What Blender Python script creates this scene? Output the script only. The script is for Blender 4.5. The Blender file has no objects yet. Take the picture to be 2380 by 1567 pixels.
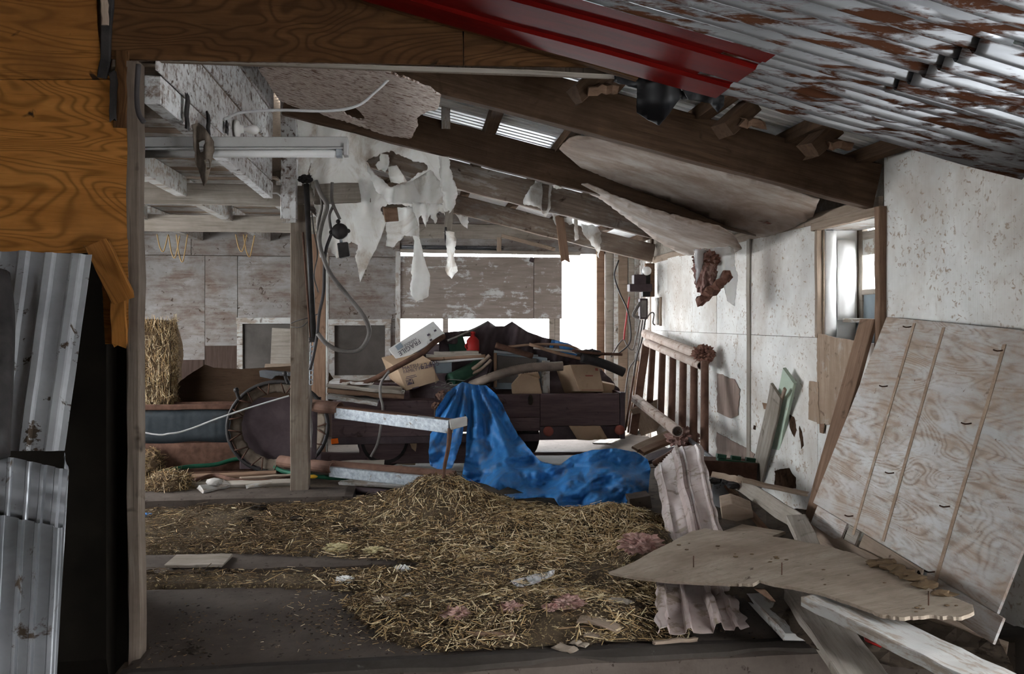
import bpy, bmesh, math, random
import numpy as np
from mathutils import Vector, Matrix, noise
from mathutils.geometry import delaunay_2d_cdt
random.seed(7); np.random.seed(7)
SC = bpy.context.scene
COL = SC.collection

# ---------------------------------------------------------------- camera, world, exposure
F, CX, CY, EYE = 1868.0, 1190.0, 744.0, 1.6        # focal length / horizon in the photograph's pixels, eye height
TH = math.atan(220.0 / F)                          # the lens looks a little to the right of the barn's axis
cam_d = bpy.data.cameras.new('camera'); cam = bpy.data.objects.new('camera', cam_d); COL.objects.link(cam)
cam.location = (0, 0, EYE); cam.rotation_euler = (math.pi / 2, 0, -TH)
cam_d.sensor_width = 36; cam_d.lens = 36 * F / 2380.0; cam_d.shift_y = -(783.5 - CY) / 2380.0
cam_d.clip_start = 0.05; cam_d.clip_end = 300
SC.camera = cam
W = bpy.data.worlds.new('overcast_sky'); SC.world = W; W.use_nodes = True
bg = W.node_tree.nodes['Background']; bg.inputs[0].default_value = (0.93, 0.97, 1.0, 1); bg.inputs[1].default_value = 20.0
SC.view_settings.view_transform = 'Standard'; SC.view_settings.look = 'None'
SC.view_settings.exposure = 0.50; SC.view_settings.gamma = 1.0; SC.view_settings.use_curve_mapping = False
SC.cycles.use_denoising = True; SC.cycles.use_auto_tile = False; SC.cycles.time_limit = 1000
SC.cycles.max_bounces = 6; SC.cycles.diffuse_bounces = 4; SC.cycles.glossy_bounces = 3; SC.cycles.transparent_max_bounces = 6
SC.cycles.sample_clamp_indirect = 10.0; SC.cycles.use_adaptive_sampling = True; SC.cycles.adaptive_threshold = 0.08
PI = math.pi

# ---------------------------------------------------------------- photograph pixel -> place in the barn
FWD = Vector((math.sin(TH), math.cos(TH), 0)); RGT = Vector((math.cos(TH), -math.sin(TH), 0)); CAM = Vector((0, 0, EYE))
def ray(px, py): return FWD + RGT * ((px - CX) / F) + Vector((0, 0, (CY - py) / F))
def aty(px, py, y): d = ray(px, py); return CAM + d * (y / d.y)
def atx(px, py, x): d = ray(px, py); return CAM + d * (x / d.x)
def atz(px, py, z): d = ray(px, py); return CAM + d * ((z - EYE) / d.z)
def atp(px, py, p, n): d = ray(px, py); return CAM + d * ((p - CAM).dot(n) / d.dot(n))
def pl3(a, b, c):                                  # a plane through three points, as a pixel -> point function
    n = (b - a).cross(c - a).normalized(); return lambda px, py: atp(px, py, a, n)
V = Vector
XR, ZW, SL = 3.1, 2.35, 0.233                      # right wall, its top, roof slope
def zc(x): return ZW + SL * (XR - x)               # underside of the rafters

# ---------------------------------------------------------------- objects
def tag(o, label=None, cat=None, group=None, kind=None):
    if label: o['label'] = label
    if cat: o['category'] = cat
    if group: o['group'] = group
    if kind: o['kind'] = kind
    return o
def adopt(o, parent):
    o.parent = parent
    bpy.context.view_layer.update() if False else None
    o.matrix_parent_inverse = wm(parent).inverted()
    return o
def wm(o):
    m = o.matrix_basis.copy()
    return m if o.parent is None else wm(o.parent) @ o.matrix_parent_inverse @ m
def thing(name, label, cat, loc=(0, 0, 0), group=None, kind=None):
    o = bpy.data.objects.new(name, None); COL.objects.link(o); o.location = loc; o.empty_display_size = .1
    return tag(o, label, cat, group, kind)
def link(name, me, mat=None, parent=None, smooth=False):
    o = bpy.data.objects.new(name, me); COL.objects.link(o)
    if mat and not me.materials: me.materials.append(mat)
    if smooth:
        me.polygons.foreach_set('use_smooth', [True] * len(me.polygons))
    if parent: adopt(o, parent)
    return o
def mesh(name, vs, fs):
    me = bpy.data.meshes.new(name); me.from_pydata([tuple(v) for v in vs], [], fs); me.update(); return me
def bm_mesh(bm, name):
    me = bpy.data.meshes.new(name); bm.to_mesh(me); bm.free(); me.update(); return me
def bm_box(bm, c, s, rot=None):
    m = Matrix.Translation(c) @ (rot.to_4x4() if rot else Matrix.Identity(4)) @ Matrix.Diagonal((*s, 1))
    bmesh.ops.create_cube(bm, size=1, matrix=m)
def boxes(name, lst, mat=None, parent=None, bevel=0.004):
    bm = bmesh.new()
    for c, s in lst: bm_box(bm, c, s)
    if bevel: bmesh.ops.bevel(bm, geom=bm.edges[:], offset=bevel, segments=1, affect='EDGES', clamp_overlap=True)
    return link(name, bm_mesh(bm, name), mat, parent)
def box(name, lo, hi, mat=None, parent=None, bevel=0.004):
    # a box between two corners; its own axes stay parallel to the barn, its origin in its middle
    lo, hi = V(lo), V(hi); c = (lo + hi) / 2; s = V([abs(a) for a in hi - lo])
    bm = bmesh.new(); bm_box(bm, (0, 0, 0), s)
    if bevel: bmesh.ops.bevel(bm, geom=bm.edges[:], offset=min(bevel, min(s) * .3), segments=1, affect='EDGES')
    o = link(name, bm_mesh(bm, name), mat)
    o.location = c
    if parent: adopt(o, parent)
    return o
def frame_from(x, w):
    x = x.normalized(); z = x.cross(w).normalized(); y = z.cross(x).normalized()
    return Matrix((x, y, z)).transposed()
def board(name, p0, p1, w, th, wdir, mat=None, parent=None, seg=5, wob=0.004, bevel=0.004, chip=0.0, taper=1.0, bow=0.0, seed=None):
    # plank from p0 to p1 (centre line); w along wdir, th across; local X runs along the grain
    p0, p1 = V(p0), V(p1); L = (p1 - p0).length; R = frame_from(p1 - p0, V(wdir))
    rnd = random.Random(seed if seed is not None else round(p0.x * 991 + p1.z * 577 + L * 131, 3))
    bm = bmesh.new(); rings = []
    for i in range(seg + 1):
        a = i / seg; x = (a - .5) * L; k = 1 + (taper - 1) * a
        oy, oz = rnd.uniform(-wob, wob), rnd.uniform(-wob, wob) + bow * (1 - (2 * a - 1) ** 2)
        b = min(bevel, th * .3); ring = []
        end = i in (0, seg)
        for (sy, sz, e) in ((-1, -1, 0), (-1, -1, 1), (1, -1, 1), (1, -1, 0), (1, 1, 0), (1, 1, 1), (-1, 1, 1), (-1, 1, 0)):
            hy, hz = w * k / 2, th / 2
            y = sy * (hy - (b if e else 0)); z = sz * (hz - (0 if e else b))
            cx = rnd.uniform(-chip, chip) if end and chip else 0
            ring.append(bm.verts.new((x + cx + (b * .5 * (1 if i == 0 else -1) if end else 0), y + oy + rnd.uniform(-wob, wob) * .4, z + oz)))
        rings.append(ring)
    for i in range(seg):
        for j in range(8):
            bm.faces.new((rings[i][j], rings[i][(j + 1) % 8], rings[i + 1][(j + 1) % 8], rings[i + 1][j]))
    bm.faces.new(rings[0]); bm.faces.new(list(reversed(rings[-1])))
    bmesh.ops.recalc_face_normals(bm, faces=bm.faces[:])
    o = link(name, bm_mesh(bm, name), mat)
    o.matrix_basis = Matrix.Translation((p0 + p1) / 2) @ R.to_4x4()
    if parent: adopt(o, parent)
    return o
def spline(pts, n=8):
    pts = [V(p) for p in pts]
    if len(pts) < 3: return [pts[0].lerp(pts[1], i / n) for i in range(n + 1)] if n > 1 else pts
    out = []
    P = [pts[0] * 2 - pts[1]] + pts + [pts[-1] * 2 - pts[-2]]
    for i in range(1, len(P) - 2):
        for k in range(n):
            t = k / n; a, b, c, d = P[i - 1], P[i], P[i + 1], P[i + 2]
            out.append(.5 * ((2 * b) + (c - a) * t + (2 * a - 5 * b + 4 * c - d) * t * t + (3 * b - a - 3 * c + d) * t ** 3))
    out.append(pts[-1]); return out
def tube_geo(pts, r, seg=8, cap=True, flat=1.0):
    pts = [V(p) for p in pts]; n = len(pts); vs, fs = [], []
    up = V((0, 0, 1)); prev = None
    for i in range(n):
        t = (pts[min(i + 1, n - 1)] - pts[max(i - 1, 0)]).normalized()
        if prev is None:
            a = t.cross(up if abs(t.z) < .95 else V((1, 0, 0))).normalized()
        else:
            a = (prev - t * prev.dot(t)).normalized()
        prev = a; b = t.cross(a)
        rr = r(i / (n - 1)) if callable(r) else r
        for j in range(seg):
            g = 2 * PI * j / seg
            vs.append(pts[i] + a * math.cos(g) * rr + b * math.sin(g) * rr * flat)
    for i in range(n - 1):
        for j in range(seg):
            fs.append((i * seg + j, i * seg + (j + 1) % seg, (i + 1) * seg + (j + 1) % seg, (i + 1) * seg + j))
    if cap: fs.append(tuple(reversed(range(seg)))); fs.append(tuple(range((n - 1) * seg, n * seg)))
    return vs, fs
def tube(name, pts, r, mat=None, parent=None, seg=8, n=6, cap=True, flat=1.0):
    vs, fs = tube_geo(spline(pts, n) if len(pts) > 2 else pts, r, seg, cap, flat)
    return link(name, mesh(name, vs, fs), mat, parent, smooth=True)
def pipe(name, p0, p1, r, mat=None, parent=None, seg=14, wall=0.15):
    # an open-ended pipe with a wall one can look into
    p0, p1 = V(p0), V(p1); d = (p1 - p0)
    vs, fs = tube_geo([p0, p1], r, seg, False); v2, _ = tube_geo([p0, p1], r * (1 - wall), seg, False)
    m = len(vs); vs += v2
    for j in range(seg):
        k = (j + 1) % seg
        fs.append((m + k, m + j, m + seg + j, m + seg + k)); fs.append((k, j, m + j, m + k)); fs.append((seg + j, seg + k, m + seg + k, m + seg + j))
    return link(name, mesh(name, vs, fs), mat, parent, smooth=False)
def rag(poly, step, jag, seed=1):                  # an outline with its edges subdivided and torn
    out = []; s = seed * 13.7; step = min(step, 6) if jag else step * 2
    for i, p in enumerate(poly):
        q = poly[(i + 1) % len(poly)]; j = jag
        if len(p) > 2: j = p[2]
        L = math.hypot(q[0] - p[0], q[1] - p[1]); n = max(1, int(L / step))
        nx, ny = (-(q[1] - p[1]) / max(L, 1e-6), (q[0] - p[0]) / max(L, 1e-6))
        for k in range(n):
            a = k / n; s += step
            d = j * (1.3 * noise.noise(V((s * .028, seed, 0))) + .9 * noise.noise(V((s * .11, seed, 4))) + .7 * noise.noise(V((s * .37, seed, 8)))) * min(1, 4 * a * (1 - a) + .35)
            out.append((p[0] + (q[0] - p[0]) * a + nx * d, p[1] + (q[1] - p[1]) * a + ny * d))
    return out
def sheet(name, poly, fn, mat=None, parent=None, grid=14, th=0.004, step=12, jag=0.0, seed=1, bump=0.0, bfreq=3.0, smooth=True, holes=(), push=None):
    # poly: outline in photograph pixels, fn: pixel -> point (its own surface in the barn); thickness from a Solidify modifier
    out = rag(poly, step, jag, seed); pts = [V(p) for p in out]; n = len(pts); edges = [(i, (i + 1) % n) for i in range(n)]
    hp = []
    for h in holes:
        hh = rag(h, step, jag, seed + 3); s = len(pts); pts += [V(p) for p in hh]
        edges += [(s + i, s + (i + 1) % len(hh)) for i in range(len(hh))]; hp.append(hh)
    def inside(x, y, P):
        c = False; j = len(P) - 1
        for i in range(len(P)):
            if (P[i][1] > y) != (P[j][1] > y) and x < (P[j][0] - P[i][0]) * (y - P[i][1]) / (P[j][1] - P[i][1]) + P[i][0]: c = not c
            j = i
        return c
    xs = [p[0] for p in out]; ys = [p[1] for p in out]
    y = min(ys) + grid * .5
    while y < max(ys):
        x = min(xs) + grid * .5
        while x < max(xs):
            if inside(x, y, out): pts.append(V((x, y)))
            x += grid
        y += grid
    vv, ee, ff, *_ = delaunay_2d_cdt(pts, edges, [], 0, 1e-4)
    fs = []
    for f in ff:
        cx = sum(vv[i].x for i in f) / len(f); cy = sum(vv[i].y for i in f) / len(f)
        if inside(cx, cy, out) and not any(inside(cx, cy, h) for h in hp): fs.append(list(f))
    vs = []
    for p in vv:
        q = fn(p.x, p.y)
        if bump:
            d = (q - CAM).normalized(); q = q + d * bump * (noise.noise(q * bfreq + V((seed * 3.1, 0, 0))) + .4 * noise.noise(q * bfreq * 2.7))
        if push: q = push(q, p.x, p.y)
        vs.append(q)
    bm = bmesh.new(); bv = [bm.verts.new(v) for v in vs]
    for f in fs:
        try: bm.faces.new([bv[i] for i in f])
        except ValueError: pass
    for v in [v for v in bm.verts if not v.link_faces]: bm.verts.remove(v)
    bmesh.ops.recalc_face_normals(bm, faces=bm.faces[:])
    o = link(name, bm_mesh(bm, name), mat, parent, smooth=smooth)
    if th:
        m = o.modifiers.new('thickness', 'SOLIDIFY'); m.thickness = th; m.offset = 0
    return o
def strip(name, fn, nu, nv, mat=None, parent=None, th=0.0, smooth=True, keep=None):
    # grid surface fn(u, v), u and v in 0..1
    vs = [fn(i / nu, j / nv) for j in range(nv + 1) for i in range(nu + 1)]; fs = []
    for j in range(nv):
        for i in range(nu):
            if keep and not keep((i + .5) / nu, (j + .5) / nv): continue
            a = j * (nu + 1) + i; fs.append((a, a + 1, a + nu + 2, a + nu + 1))
    o = link(name, mesh(name, vs, fs), mat, parent, smooth=smooth)
    if th:
        m = o.modifiers.new('thickness', 'SOLIDIFY'); m.thickness = th; m.offset = 0
    return o
def lathe(name, prof, mat=None, parent=None, seg=20, M=None):
    vs, fs = [], []; n = len(prof)
    for j in range(seg):
        g = 2 * PI * j / seg
        for r, z in prof: vs.append(V((r * math.cos(g), r * math.sin(g), z)))
    for j in range(seg):
        k = (j + 1) % seg
        for i in range(n - 1): fs.append((j * n + i, k * n + i, k * n + i + 1, j * n + i + 1))
    if M: vs = [M @ v for v in vs]
    return link(name, mesh(name, vs, fs), mat, parent, smooth=True)
def cardbox(name, c, s, rot, mat, parent=None, flaps=None):
    bm = bmesh.new(); bm_box(bm, (0, 0, 0), s)
    bmesh.ops.subdivide_edges(bm, edges=bm.edges[:], cuts=3, use_grid_fill=True)
    for v in bm.verts:
        v.co += V([noise.noise(v.co * 4 + V((c[0] * 7 + k, 3 * k, c[2]))) for k in range(3)]) * .018
    bmesh.ops.bevel(bm, geom=[e for e in bm.edges if len(e.link_faces) == 2 and e.calc_face_angle(0) > .9], offset=.006, segments=1, affect='EDGES')
    o = link(name, bm_mesh(bm, name), mat); o.matrix_basis = Matrix.Translation(c) @ rot.to_4x4()
    if parent: adopt(o, parent)
    return o
from mathutils import Euler
def E(x, y, z): return Euler((math.radians(x), math.radians(y), math.radians(z))).to_matrix()

# ---------------------------------------------------------------- materials (all procedural)
class NT:
    def __init__(s, name):
        s.m = bpy.data.materials.new(name); s.m.use_nodes = True; s.t = s.m.node_tree; s.n = s.t.nodes; s.b = s.n['Principled BSDF']
    def add(s, typ, **kw):
        n = s.n.new(typ)
        for k, v in kw.items():
            if k.startswith('i_'): n.inputs[k[2:].replace('_', ' ')].default_value = v
            else: setattr(n, k, v)
        return n
    def ln(s, a, b): s.t.links.new(a, b)
    def coords(s, scale=(1, 1, 1), rand=True, rot=(0, 0, 0)):
        tc = s.add('ShaderNodeTexCoord'); o = tc.outputs['Object']
        if rand:
            oi = s.add('ShaderNodeObjectInfo'); mu = s.add('ShaderNodeMath', operation='MULTIPLY'); mu.inputs[1].default_value = 37.0
            s.ln(oi.outputs['Random'], mu.inputs[0]); ad = s.add('ShaderNodeVectorMath', operation='ADD')
            s.ln(o, ad.inputs[0]); s.ln(mu.outputs[0], ad.inputs[1]); o = ad.outputs[0]
        mp = s.add('ShaderNodeMapping'); mp.inputs['Scale'].default_value = scale; mp.inputs['Rotation'].default_value = rot; s.ln(o, mp.inputs['Vector'])
        return mp.outputs['Vector']
    def noise(s, co, scale, detail=5, rough=.6, dist=0.0):
        n = s.add('ShaderNodeTexNoise'); n.inputs['Scale'].default_value = scale; n.inputs['Detail'].default_value = detail
        n.inputs['Roughness'].default_value = rough; n.inputs['Distortion'].default_value = dist; s.ln(co, n.inputs['Vector']); return n.outputs['Fac']
    def ramp(s, fac, *stops, mode='LINEAR'):
        r = s.add('ShaderNodeValToRGB'); r.color_ramp.interpolation = mode; e = r.color_ramp.elements
        while len(e) < len(stops): e.new(.5)
        for k, (p, c) in enumerate(stops):
            e[k].position = p; e[k].color = (c, c, c, 1) if isinstance(c, (int, float)) else (*c, 1)
        s.ln(fac, r.inputs[0]); return r.outputs['Color']
    def mix(s, fac, a, b, mode='MIX'):
        n = s.add('ShaderNodeMix', data_type='RGBA', blend_type=mode)
        for v, k in ((fac, 0), (a, 6), (b, 7)):
            if isinstance(v, (int, float)): n.inputs[k].default_value = v
            elif isinstance(v, tuple): n.inputs[k].default_value = (*v, 1)
            else: s.ln(v, n.inputs[k])
        return n.outputs[2]
    def math(s, op, a, b=0.0):
        n = s.add('ShaderNodeMath', operation=op)
        for v, k in ((a, 0), (b, 1)):
            if isinstance(v, (int, float)): n.inputs[k].default_value = v
            else: s.ln(v, n.inputs[k])
        return n.outputs[0]
    def finish(s, color, rough=.8, metal=0.0, bump=None, bstr=.3, bdist=.004, spec=.3):
        if isinstance(color, tuple): s.b.inputs['Base Color'].default_value = (*color, 1)
        else: s.ln(color, s.b.inputs['Base Color'])
        for v, k in ((rough, 'Roughness'), (metal, 'Metallic')):
            if isinstance(v, (int, float)): s.b.inputs[k].default_value = v
            else: s.ln(v, s.b.inputs[k])
        s.b.inputs['Specular IOR Level'].default_value = spec
        if bump is not None:
            b = s.add('ShaderNodeBump'); b.inputs['Strength'].default_value = bstr; b.inputs['Distance'].default_value = bdist
            s.ln(bump, b.inputs['Height']); s.ln(b.outputs[0], s.b.inputs['Normal'])
        return s.m
def wood(name, c1, c2, paint=None, pamt=.5, pscale=3, pst=(1, 1, 1), axis=0, grain=14.0, gs=2.2, speck=None, sp=(.68, .74), spscale=22, rough=.85, ply=0.0, rand=True, bstr=.35, dirt=None, damt=.55, psoft=.035):
    t = NT(name); st = [1.0, 1.0, 1.0]
    for k in range(3):
        if k != axis: st[k] = grain
    co = t.coords(tuple(st), rand); base = t.coords((1, 1, 1), rand)
    g = t.noise(co, gs, 4, .65, .4); col = t.ramp(g, (.3, c1), (.7, c2)); h = g
    if ply:
        s2 = [2.4 if k != axis else .7 for k in range(3)]
        n = t.noise(t.coords(tuple(s2), rand), 1.1, 2, .5, .6)
        w = t.math('SINE', t.math('MULTIPLY', n, 210.0)); w = t.math('ADD', t.math('MULTIPLY', w, .5), .5)
        col = t.mix(t.math('MULTIPLY', t.math('POWER', w, 3.0), ply), col, tuple(x * .42 for x in c1)); h = t.math('ADD', h, t.math('MULTIPLY', w, .4))
    ck = t.noise(t.coords(tuple([.8 if k == axis else 34.0 for k in range(3)]), rand), 3.2, 4, .6, .15)
    ckm = t.ramp(ck, (.60, 0.0), (.68, 1.0)); col = t.mix(t.math('MULTIPLY', ckm, .55), col, tuple(x * .35 for x in c1))
    if paint:
        pst2 = t.coords(tuple(pst), rand)
        pm = t.noise(pst2, pscale, 6, .72, .3); pf = t.math('ADD', t.math('MULTIPLY', pm, .8), t.math('MULTIPLY', g, .28))
        if ply: pf = t.math('ADD', pf, t.math('MULTIPLY', w, -.05))
        k = .54 + (.5 - pamt) * .5
        m = t.ramp(pf, (max(k - psoft, 0), 0.0), (min(k + psoft, 1), 1.0))
        tone = t.noise(base, 1.7, 4, .6); pc = t.mix(t.ramp(tone, (.3, 0.0), (.7, 1.0)), tuple(x * .72 for x in paint), paint)
        col = t.mix(m, col, pc); h = t.math('ADD', h, t.math('MULTIPLY', m, .5))
    if dirt:
        dm = t.noise(base, 1.1, 5, .7, .5); col = t.mix(t.math('MULTIPLY', t.ramp(dm, (.42, 0.0), (.68, 1.0)), damt), col, dirt)
    if speck:
        v = t.noise(base, spscale, 3, .55, .8); w2 = t.noise(base, spscale * .16, 3, .6)
        col = t.mix(t.ramp(t.math('ADD', t.math('MULTIPLY', v, .75), t.math('MULTIPLY', w2, .28)), (sp[0], 0.0), (sp[1], 1.0)), col, speck)
    return t.finish(col, rough, 0, t.math('MULTIPLY', ck, -1.0), bstr, .006, .1)
def plain(name, c1, c2, scale=4, rough=.8, metal=0.0, speck=None, sp=(.62, .7), spscale=14, bstr=.25, stretch=(1, 1, 1), rand=True, spec=.1, bscale=None):
    t = NT(name); co = t.coords(stretch, rand); n = t.noise(co, scale, 5, .65, .3); col = t.ramp(n, (.3, c1), (.7, c2)); r = rough
    if speck:
        s = t.noise(t.coords(stretch, rand), spscale, 6, .68, .4); m = t.ramp(s, (sp[0], 0.0), (sp[1], 1.0)); col = t.mix(m, col, speck)
        if metal: metal = t.mix(m, metal, 0.0) if False else t.math('MULTIPLY', t.math('SUBTRACT', 1.0, m), metal); r = t.math('ADD', t.math('MULTIPLY', m, .85 - rough), rough)
    h = t.noise(co, scale * 3 if bscale is None else bscale, 2, .6)
    return t.finish(col, r, metal, h, bstr, .006, spec)
DK = (.045, .028, .018)
M = {}
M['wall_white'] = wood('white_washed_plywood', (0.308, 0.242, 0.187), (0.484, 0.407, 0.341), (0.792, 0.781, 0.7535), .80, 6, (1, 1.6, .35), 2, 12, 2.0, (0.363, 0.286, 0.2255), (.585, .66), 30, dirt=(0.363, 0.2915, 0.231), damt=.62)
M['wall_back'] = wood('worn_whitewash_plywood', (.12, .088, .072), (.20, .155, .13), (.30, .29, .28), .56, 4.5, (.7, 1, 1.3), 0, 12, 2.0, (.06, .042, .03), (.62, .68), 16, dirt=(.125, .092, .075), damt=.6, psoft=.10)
M['panel_peel'] = wood('peeling_painted_plywood', (.36, .28, .225), (.48, .395, .33), (.60, .595, .59), .55, 7, (.6, 1.6, 1), 0, 9, 2.0, (.17, .12, .09), (.655, .715), 26, ply=.45, dirt=(.30, .225, .175), damt=.6, psoft=.09)
M['ply_orange'] = wood('bare_orange_plywood', (.19, .072, .014), (.30, .128, .030), axis=0, grain=9, ply=.6, speck=(.02, .01, .005), sp=(.68, .72), spscale=7, dirt=(.10, .04, .012), damt=.65)
M['ply_brown'] = wood('brown_plywood', (.060, .026, .010), (.105, .050, .020), axis=0, grain=9, ply=.7, speck=(.015, .008, .004), sp=(.66, .70), spscale=7, dirt=(.03, .014, .007), damt=.7)
M['rafter'] = wood('dark_rafter_timber', (0.05967, 0.0351, 0.02106), (0.1193, 0.07371, 0.04774), axis=0, speck=DK, sp=(.6, .7), spscale=6, dirt=(0.0351, 0.02106, 0.01404), damt=.7)
M['rafter_grey'] = wood('grey_rafter_timber', (.16, .12, .09), (.28, .22, .18), (.36, .33, .30), .4, 3, (1, 3, 3), axis=0, speck=DK, sp=(.62, .7), spscale=6, dirt=(.09, .06, .045), damt=.7)
M['timber_grey'] = wood('weathered_grey_timber', (.22, .19, .16), (.36, .32, .28), axis=0, speck=(.08, .06, .045), sp=(.62, .72), spscale=6, dirt=(.15, .12, .09), damt=.6)
M['timber_white'] = wood('whitewashed_timber', (0.234, 0.198, 0.162), (0.36, 0.315, 0.27), (0.495, 0.486, 0.468), .55, 5, (1, 2.5, 2.5), axis=0, speck=(0.09, 0.0675, 0.0495), sp=(.62, .7), spscale=8, dirt=(0.18, 0.135, 0.108), damt=.5)
M['timber_tan'] = wood('tan_timber', (.235, .175, .13), (.35, .275, .215), axis=0, speck=(.09, .06, .04), sp=(.64, .72), spscale=7, dirt=(.16, .115, .085), damt=.55)
M['timber_brown'] = wood('brown_stained_timber', (.15, .09, .06), (.25, .16, .11), axis=0, speck=DK, sp=(.62, .72), spscale=6, dirt=(.10, .06, .04), damt=.5)
M['timber_post'] = wood('greasy_post_timber', (0.144, 0.1116, 0.0864), (0.2376, 0.198, 0.162), axis=0, speck=(0.0504, 0.0324, 0.0216), sp=(.6, .7), spscale=4, dirt=(0.0864, 0.0576, 0.0396), damt=.7)
M['green_wood'] = wood('pale_green_painted_timber', (.30, .26, .2), (.4, .36, .28), (.44, .52, .42), .8, 4, axis=0, speck=(.2, .16, .12), sp=(.68, .74), spscale=10)
M['siding'] = wood('flaking_whitewash_siding', (0.162, 0.1188, 0.0972), (0.2808, 0.2214, 0.189), (0.7128, 0.7128, 0.7128), .60, 18, (.6, 1, 1), 1, 7, 3.0, (0.0918, 0.06264, 0.0486), (.59, .66), 20, dirt=(0.216, 0.1674, 0.1404), damt=.5, psoft=.06)
M['osb'] = plain('oriented_strand_board', (0.338, 0.2535, 0.208), (0.806, 0.728, 0.676), 26, .85, speck=(0.195, 0.117, 0.0845), sp=(.54, .60), spscale=16, stretch=(1, 2.6, 1), spec=.1)
M['fibre'] = wood('sagging_fibreboard', (.22, .16, .125), (.34, .265, .215), (.52, .48, .44), .42, 1.0, axis=0, grain=3, dirt=(.16, .105, .075), damt=.8, psoft=.14)
M['panel_grey'] = wood('grey_brown_plywood', (.25, .20, .155), (.36, .30, .24), axis=0, grain=9, ply=.12, speck=(.10, .07, .05), sp=(.66, .72), spscale=12, dirt=(.15, .105, .075), damt=.75)
M['door_panel'] = wood('scuffed_grey_plywood', (0.184, 0.1518, 0.1288), (0.2668, 0.2254, 0.1978), (0.506, 0.506, 0.4968), .36, 3.2, (1.2, 1, 1.6), axis=0, grain=8, speck=(0.0736, 0.0552, 0.046), sp=(.66, .72), spscale=10)
t_ = NT('torn_white_sheeting'); co_ = t_.coords((1, 1, 1), True); n1 = t_.noise(co_, 3.0, 6, .65, .3); n2 = t_.noise(co_, 2.0, 7, .7, .8)
cc = t_.mix(t_.ramp(n2, (.52, 0.0), (.72, 1.0)), t_.ramp(n1, (.3, (.80, .78, .75)), (.7, (.96, .96, .95))), (.44, .35, .27)); t_.finish(cc, .9, 0, n1, .2, .006, .1)
tl_ = t_.add('ShaderNodeBsdfTranslucent'); t_.ln(cc, tl_.inputs[0]); mx = t_.add('ShaderNodeMixShader'); mx.inputs[0].default_value = .55
t_.ln(t_.b.outputs[0], mx.inputs[1]); t_.ln(tl_.outputs[0], mx.inputs[2]); t_.ln(mx.outputs[0], t_.n['Material Output'].inputs['Surface']); M['cloth'] = t_.m
M['roof_metal'] = plain('galvanised_roof_underside', (.70, .72, .73), (.86, .88, .89), 2.5, .42, .35, rand=False, bstr=.05)
M['rusty'] = plain('rust_blotched_galvanised_steel', (.145, .15, .16), (.26, .27, .285), 2.2, .36, .75, speck=(.05, .018, .008), sp=(.49, .57), spscale=8, stretch=(.16, 2.4, 2.4), bstr=.10)
M['red_metal'] = plain('dark_red_enamelled_steel', (.060, .0022, .002), (.11, .0045, .0035), 3, .45, 0.0, speck=(.11, .035, .03), sp=(.70, .78), spscale=9, bstr=.05, spec=.03, stretch=(.4, 3, 3))
M['pink_metal'] = plain('faded_pink_dusty_sheet', (.30, .235, .215), (.43, .355, .335), 3, .5, 0, speck=(.19, .145, .11), sp=(.54, .62), spscale=9, bstr=.15, spec=.35)
M['white_metal'] = plain('dirty_white_sheet_metal', (0.1445, 0.1445, 0.1487), (0.2805, 0.2805, 0.289), 2.2, .55, .1, speck=(0.03825, 0.0272, 0.0187), sp=(.60, .635), spscale=9, bstr=.08)
M['bare_metal'] = plain('galvanised_sheet', (0.09945, 0.1028, 0.1061), (0.1989, 0.2022, 0.2122), 3, .36, .6, speck=(0.04641, 0.03315, 0.0232), sp=(.60, .66), spscale=8, bstr=.08)
M['galv'] = plain('speckled_zinc_angle', (.17, .185, .205), (.36, .385, .41), 30, .5, .3, speck=(.12, .09, .07), sp=(.58, .66), spscale=8)
M['rust'] = plain('rusty_iron', (0.04675, 0.0238, 0.017), (0.1062, 0.0561, 0.0391), 9, .85, 0, bstr=.4)
M['gate_paint'] = plain('chalky_brown_pipe', (.30, .225, .185), (.44, .36, .315), 6, .8, 0, speck=(.14, .07, .045), sp=(.55, .66), spscale=9)
M['dark_pipe'] = plain('brown_gate_bar', (.085, .045, .032), (.15, .085, .062), 7, .75)
M['black'] = plain('black_grimy_metal', (.012, .011, .011), (.035, .031, .03), 8, .5)
M['black_film'] = plain('black_plastic_film', (.005, .005, .006), (.013, .013, .015), 5, .5, spec=.3)
M['iron_dark'] = plain('dark_painted_steel', (0.04, 0.028, 0.0304), (0.072, 0.0528, 0.056), 6, .6)
M['wagon'] = wood('dark_stained_wagon_board', (.055, .035, .036), (.10, .068, .068), axis=0, grain=8, speck=(.03, .018, .015), sp=(.62, .7), spscale=7)
M['concrete'] = plain('dusty_concrete', (.050, .038, .031), (.096, .078, .066), 2.4, .92, speck=(.028, .02, .015), sp=(.60, .66), spscale=22, rand=False, bstr=.5, bscale=26, spec=.1)
M['dirt'] = plain('trodden_dirt', (0.045, 0.033, 0.024), (0.102, 0.078, 0.057), 3.5, .95, speck=(0.03, 0.021, 0.015), sp=(.55, .65), spscale=13, rand=False, bstr=.6, bscale=30)
M['straw_a'] = plain('straw_pale', (.52, .40, .23), (.74, .62, .42), 5, .6, rand=False)
M['straw_b'] = plain('straw_golden', (.25, .16, .075), (.42, .29, .145), 5, .75, rand=False)
M['straw_c'] = plain('straw_brown', (0.06885, 0.04437, 0.02525), (0.13, 0.08798, 0.05202), 5, .85, rand=False)
M['tarp'] = plain('blue_woven_tarpaulin', (.016, .095, .26), (.040, .19, .46), 7, .5, 0, speck=(.10, .11, .13), sp=(.52, .76), spscale=5, bstr=.6, bscale=14, spec=.2, stretch=(1.4, 1, .7))
M['card'] = plain('brown_cardboard', (0.2706, 0.1845, 0.123), (0.3444, 0.246, 0.1681), 3, .9, speck=(0.205, 0.1353, 0.0902), sp=(.6, .72), spscale=5)
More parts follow.
